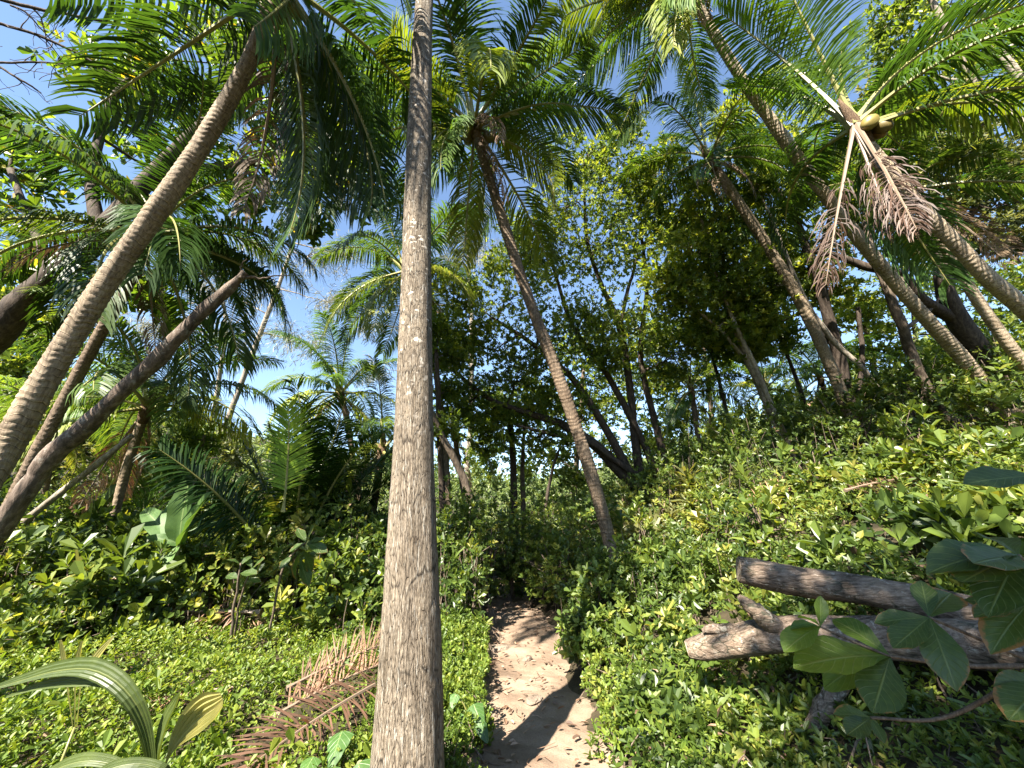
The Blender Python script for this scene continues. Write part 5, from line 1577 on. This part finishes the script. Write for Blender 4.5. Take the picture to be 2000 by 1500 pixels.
# ------------------------------------------------------------------ left foreground: coconut seedling, dead fronds, taro, banana, thin saplings
def strip_leaf(parent, org, pts, mt, hint, name="leaf", nv=10, pleat=.06, n=22):
    P, R = line3(pts, 0, 0)
    C = spline(np.column_stack([P, R]), n)
    T = norm(np.gradient(C[:, :3], axis=0))
    W = norm(np.cross(np.asarray(hint, float), T))
    Nn = np.cross(T, W)
    v = np.linspace(-1, 1, nv + 1)
    zz = np.where(np.arange(nv + 1) % 2 == 0, 1, -1) * pleat - .45 * (1 - np.abs(v))
    V = C[:, None, :3] + W[:, None] * (v[None] * C[:, 3:4])[..., None] + Nn[:, None] * (zz[None] * C[:, 3:4])[..., None]
    uv = np.stack(np.meshgrid(np.linspace(0, 1, n), v, indexing='ij'), -1).reshape(-1, 2)
    return ob(name, mesh(name, V.reshape(-1, 3) - org, [grid_faces(n, nv + 1)], mt, uv=uv), parent)


def seedling():
    p = at(300, 1640, 1.65)
    b = np.array((p[0], p[1], float(g(p[0], p[1]))))
    root = thing("coconut_seedling", "coconut seedling with one long bent leaf in the lower left foreground", "palm seedling", b)
    d = 1.65
    wood = Acc()
    branchy(wood, np.array([b, at(302, 1560, d), at(305, 1500, d)]), np.array([.03, .02, .012]), 10, 1)
    nut = put(bpy.data.objects.new("coconut", NUT), root)
    nut.location = (.02, .03, .07)
    nut.rotation_euler = (1.3, .2, .4)
    nut.color = (.7, .6, .6, 1)
    ob("stem", wood.build("stem", M['rachis'], True, b), root)
    strip_leaf(root, b, [(302, 1560, 8, d), (294, 1480, 24, d), (281, 1415, 36, d), (256, 1362, 46, d), (216, 1322, 52, d + .02), (165, 1302, 46, d + .05), (100, 1308, 34, d + .08), (40, 1326, 22, d + .1), (-40, 1352, 5, d + .12)], M['sprout'], (.1, -.75, .65), "bent_leaf")
    strip_leaf(root, b, [(250, 1362, 8, d + .03), (205, 1334, 26, d + .05), (150, 1330, 30, d + .06), (80, 1338, 24, d + .09), (10, 1362, 6, d + .1)], M['sprout'], (.1, -.6, .8))
    strip_leaf(root, b, [(304, 1545, 8, d), (306, 1470, 30, d), (320, 1410, 38, d + .03), (338, 1376, 28, d + .05), (350, 1352, 3, d + .06)], M['sprout'], (-.5, -.8, .3))
    strip_leaf(root, b, [(308, 1545, 4, d), (328, 1480, 8, d + .02), (348, 1440, 40, d + .05), (380, 1402, 66, d + .08), (410, 1382, 58, d + .1), (432, 1366, 30, d + .12)], M['spgold'], (-.2, -.9, .3), pleat=.1, nv=14)
    strip_leaf(root, b, [(295, 1560, 8, d), (250, 1505, 30, d - .02), (190, 1484, 34, d - .03), (130, 1490, 28, d - .03), (60, 1525, 5, d - .02)], M['sprout'], (.2, -.6, .8))
    strip_leaf(root, b, [(300, 1560, 6, d), (330, 1515, 26, d - .1), (280, 1490, 26, d - .12), (210, 1500, 22, d - .14), (150, 1540, 4, d - .15)], M['sprout'], (.1, -.6, .8))
    o = thing("palm_shoot", "three pale upright leaf blades standing behind the bent seedling leaf", "palm seedling", at(150, 1345, 2.0) * np.array((1, 1, 0)) + np.array((0, 0, float(g(*at(150, 1345, 2.0)[:2])))))
    ob_ = np.array(o.location)
    for q in ([(142, 1420, 3), (130, 1330, 9), (124, 1285, 22), (118, 1250, 10)], [(146, 1420, 3), (147, 1330, 9), (152, 1285, 22), (160, 1253, 10)], [(150, 1420, 3), (160, 1325, 8), (186, 1284, 22), (222, 1243, 5)]):
        strip_leaf(o, ob_, [(a_, b_, c_, 2.05) for a_, b_, c_ in q], M['spgold'], (-.2, -.95, .2), n=14)
    w2 = Acc()
    branchy(w2, np.array([ob_ - (0, 0, .03), at(146, 1420, 2.05)]), np.array([.012, .006]), 6, 1, 6)
    ob("stem", w2.build("stem", M['rachis'], True, ob_), o)


seedling()


def lay_frond(name, label, me, A, B, up, color, cat="dead frond"):
    o = put(bpy.data.objects.new(name, me))
    A, B = np.asarray(A), np.asarray(B)
    Xv = B - A
    L = np.linalg.norm(Xv)
    Xv = Xv / L
    Yv = norm(np.cross(np.asarray(up, float), Xv))
    Zv = np.cross(Xv, Yv)
    mt = Matrix.Identity(4)
    for i in range(3):
        mt[i][0], mt[i][1], mt[i][2], mt[i][3] = Xv[i] * L, Yv[i] * L, Zv[i] * L, A[i]
    o.matrix_world = mt
    o.color = (*color, 1)
    return tag(o, label, cat, "fallen palm fronds")


lay_frond("fallen_frond", "brown dead palm frond with stiff upright leaflets beside the tall grey trunk", FR['fallen'][0], at(525, 1405, 2.9), at(810, 1270, 3.8), (-.1, -.15, 1), (.95, .85, .8))
lay_frond("fallen_frond", "brown dead frond behind the upright one, its tip hidden by the tall grey trunk", FR['fallen'][0], at(560, 1345, 3.2), at(790, 1240, 4.0), (-.05, -.3, 1), (.78, .74, .72))
lay_frond("fallen_frond", "reddish fallen palm frond lying towards the bottom edge, left of the trunk", FR['fallen'][1], at(770, 1318, 3.3), at(440, 1530, 2.12), (0, -.5, .85), (.66, .58, .55))
lay_frond("fallen_frond", "small dry frond half hidden in the ground cover behind the seedling", FR['fallen'][2], at(480, 1340, 3.6), at(240, 1385, 3.3), (0, -.1, 1), (1.1, .95, .8))
lay_frond("fallen_frond", "dead frond arching through the dark hollow behind the clearing", FR['fallen'][2], at(510, 1196, 5.7), at(185, 1215, 5.6), (0, -.25, 1), (.75, .66, .6))
lay_frond("fallen_frond", "pale dry frond end lying at the back of the clearing", FR['fallen'][0], at(470, 1262, 5.4), at(540, 1190, 6.0), (0, -.3, 1), (1.7, 1.6, 1.5))
lay_frond("fallen_frond", "pale dead frond lying on the right slope below the slender palm", FR['fallen'][0], at(1450, 1000, 7.2), at(1570, 945, 7.6), (0, -.3, 1), (1.6, 1.5, 1.3))

lay_frond("fallen_frond", "dark brown withered frond lying on the slope under the big-leaved shrub", FR['fallen'][2], at(1650, 958, 5.4), at(1790, 935, 5.6), (0, -.3, 1), (.45, .38, .34))


def taro(label, px, py, d, specs, seed):
    rng = np.random.default_rng(seed)
    p = at(px, py, d)
    b = np.array((p[0], p[1], float(g(p[0], p[1]))))
    root = thing("taro_plant", label, "plant", b, "broad-leaved plants by the trunk")
    w = Acc()
    for (lx, ly, ld, tx, ty, td) in specs:
        A, B = at(lx, ly, ld), at(tx, ty, td)
        branchy(w, np.array([b, (b + A) / 2 + np.array((0, 0, .06)), A + (B - A) * .12]), np.array([.008, .006, .004]), 6, 1, 8)
        place_leaf(LG['taro'][0], root, b, A, B, np.array((-.1, -.55, .85)) + rng.normal(0, .1, 3))
    ob("stalks", w.build("stalks", M['rachis'], True, b), root)


taro("broad heart-leaved plant at the bottom edge, left of the tall grey trunk", 650, 1560, 2.3,
     [(668, 1428, 2.35, 640, 1500, 2.15), (612, 1478, 2.2, 580, 1530, 2.05), (700, 1490, 2.2, 715, 1560, 2.05), (640, 1500, 2.15, 640, 1570, 2.0)], 5)
taro("small greyish broad-leaved plant between the tall trunk and the path", 925, 1470, 2.9,
     [(925, 1375, 2.95, 945, 1420, 2.8), (905, 1395, 2.9, 885, 1430, 2.8), (935, 1410, 2.85, 955, 1450, 2.75), (890, 1355, 3.0, 880, 1385, 2.9)], 6)


def banana(label, px, py, d, specs, seed):
    rng = np.random.default_rng(seed)
    p = at(px, py, d)
    b = np.array((p[0], p[1], float(g(p[0], p[1]))))
    root = thing("banana_plant", label, "plant", b)
    w = Acc()
    top = p
    branchy(w, np.array([b, (b + top) / 2, top]), np.array([.06, .05, .035]), 10, 1, 10)
    for i, (tx, ty, td, ws) in enumerate(specs):
        place_leaf(LG['ban'][i % 2], root, b, top, at(tx, ty, td), np.array((-.2, -.8, .5)) + rng.normal(0, .15, 3), wscale=ws)
    ob("stem", w.build("stem", M['rachis'], True, b), root)


banana("banana plant with one tall paddle leaf among the shrubs at left", 350, 1062, 6.0,
       [(362, 925, 6.0, 1.0), (310, 945, 6.4, .8), (400, 955, 5.8, .8), (285, 1040, 5.8, 1.0), (318, 1110, 5.6, 1.3), (425, 1000, 6.3, .7), (270, 985, 6.5, .7)], 3)


def thin_sapling(label, pts, d, leafs, seed):
    rng = np.random.default_rng(seed)
    P, R = line3([(a_, b_, c_, d) for a_, b_, c_ in pts], 0, 0)
    P, R = to_ground(P, R, 1.1)
    b = P[0].copy()
    root = thing("thin_sapling", label, "sapling", b, "thin saplings in the clearing")
    w = Acc()
    C = branchy(w, P, R, 6, seed, 20, kink=.006)
    ob("stem", w.build("stem", M['twig'], True, b), root)
    for (ax, ay, bx, by) in leafs:
        place_leaf(LG['sap'][int(rng.integers(3))], root, b, at(ax, ay, d), at(bx, by, d + rng.uniform(-.2, .15)), np.array((0, -.6, .8)) + rng.normal(0, .3, 3))


thin_sapling("two-stemmed bare sapling stem rising from the clearing", [(440, 1300, 8), (452, 1240, 7), (465, 1150, 6), (470, 1100, 4)], 5.0, [(470, 1105, 490, 1080), (470, 1105, 450, 1085), (467, 1130, 440, 1120), (468, 1120, 500, 1115)], 1)
thin_sapling("thin bare sapling stem leaning beside the two-stemmed one", [(448, 1310, 6), (460, 1240, 5), (475, 1160, 4), (492, 1110, 3)], 5.05, [(492, 1110, 515, 1090), (492, 1110, 480, 1085), (485, 1130, 510, 1135)], 2)
thin_sapling("sapling with drooping leaves, one of them yellow, left of the trunk", [(520, 1270, 6), (535, 1190, 5), (550, 1110, 5), (585, 1070, 4), (598, 1060, 3)], 5.2,
             [(598, 1060, 612, 1025), (598, 1060, 560, 1075), (598, 1060, 640, 1075), (592, 1075, 615, 1120), (590, 1075, 560, 1130), (585, 1090, 605, 1145), (570, 1085, 545, 1110), (598, 1060, 580, 1030), (598, 1065, 630, 1045)], 3)


# ------------------------------------------------------------------ path details
def stone(label, px, py, d, sx, sy, sz, seed, rz):
    rng = np.random.default_rng(seed)
    p = at(px, py, d)
    z = float(g(p[0], p[1]))
    C = np.array([(0, 0, t) for t in (-.5, -.3, 0, .3, .44, .5)])
    V, F, uv = tube(C, [.3, .46, .5, .44, .3, .04], 9, .12, rng)
    V = V + rng.normal(0, .03, V.shape)
    a = Acc()
    a.add(V * np.array((sx, sy, sz)), F, .5, uv=uv)
    o = ob("stone", a.build("stone", M['stone'], False))
    o.location = (p[0], p[1], z + .01)
    o.rotation_euler = (0, 0, rz)
    tag(o, label, "stone", "stones on the path")


stone("flat pale stone set in the left edge of the path", 972, 1292, 5.0, .34, .18, .10, 1, .2)
stone("small pointed pale stone in the middle of the path", 1030, 1325, 4.6, .14, .10, .09, 2, .5)
stone("flat stone low in the path near the bottom edge", 1045, 1425, 3.5, .22, .13, .04, 3, 1.0)
stone("pale stone at the far shaded bend of the path", 990, 1215, 6.6, .3, .12, .09, 4, .1)


def litter():
    rng = np.random.default_rng(881)
    acc = Acc()
    n = 520
    y = rng.uniform(2.4, 9.5, n)
    e = rng.choice((-1, 1), n)
    x = path_x(y) + e * np.abs(rng.normal(.38, .22, n))
    P = np.stack([x, y, g(x, y) + .02], -1)
    rot = rng.uniform(0, 6.28, n)
    ax = np.stack([np.cos(rot), np.sin(rot), rng.normal(0, .15, n)], -1)
    leaves(acc, LEAF, P, ax, np.array((0, 0, 1.)) + rng.normal(0, .3, (n, 3)), rng.uniform(.03, .09, n), rng.uniform(.015, .04, n), rng.random(n))
    n = 700
    x, y, r = polar(n * 3, 2.2, 6.5, -65, 0, rng)
    k = (x < path_x(y) - .6) & (y < lawn_edge(x)) & (wav(x, y, 1.7, 18) > 0.0)
    x, y = x[k][:n], y[k][:n]
    n = len(x)
    P = np.stack([x, y, g(x, y) + rng.uniform(.05, .13, n)], -1)
    rot = rng.uniform(0, 6.28, n)
    leaves(acc, LEAF, P, np.stack([np.cos(rot), np.sin(rot), rng.normal(0, .3, n)], -1), np.array((0, 0, 1.)) + rng.normal(0, .4, (n, 3)), rng.uniform(.04, .11, n), rng.uniform(.012, .04, n), rng.random(n))
    for i in range(90):
        yy_ = rng.uniform(2.5, 8.5)
        xx_ = path_x(yy_) + rng.normal(0, .35)
        a = rng.uniform(0, 6.28)
        l = rng.uniform(.05, .22)
        q = np.array((xx_, yy_, g(xx_, yy_) + .018))
        dv = np.array((math.cos(a), math.sin(a), .02)) * l
        V, F, uv = tube(spline(np.array([q, q + dv * .5 + rng.normal(0, .012, 3) * np.array((1, 1, .3)), q + dv]), 5), .003, 4)
        acc.add(V, F, rng.random(), 0)
    ob("leaf_litter", acc.build("leaf_litter", M['dead']), label="dry fallen leaves and twigs strewn along the path and clearing", kind="stuff", cat="leaf litter")


litter()


# ------------------------------------------------------------------ unseen tree added above the viewpoint to shade the logs and the sapling
def make_shade_tree():
    rng = np.random.default_rng(99)
    b = np.array((-2.0, -5.4, float(g(-2.0, -5.4))))
    root = thing("added_shade_tree", "leafy tree added out of view above the viewpoint to shade the logs", "tree", b)
    wood, fol = Acc(), Acc()
    fork = np.array((-1.4, -4.4, 3.6))
    branchy(wood, np.array([b, (-1.8, -5.0, 1.8), fork]), np.array([.2, .16, .13]), 12, 3)
    for c, r in (((-.8, -1.9, 6.0), .7), ((-.2, -2.2, 6.2), .7), ((.5, -1.9, 6.3), .7), ((-.9, -3.0, 6.1), .6), ((-1.7, -3.2, 5.9), .6), ((.3, -3.1, 6.0), .8), ((1.1, -2.7, 6.2), .7), ((1.0, -3.5, 6.0), .8), ((.1, -3.9, 6.2), .7)):
        c = np.array(c)
        branchy(wood, np.array([fork, (fork + c) / 2 + rng.normal(0, .2, 3), c]), np.array([.07, .04, .02]), 6, 4, 14, kink=.02)
        n = 170
        o = rng.normal(0, 1, (n, 3)) * r * np.array((.62, .62, .4))
        rosettes(fol, OBOV, c + o, norm(o) + np.array((0, 0, .6)) + rng.normal(0, .3, (n, 3)), 5, .16 * rng.uniform(.7, 1.2, n), .55, 1.05, rng)
    ob("trunk", wood.build("trunk", M['bark'], True, b), root)
    ob("crown", fol.build("crown", M['almond'], False, b), root, kind="stuff")


make_shade_tree()
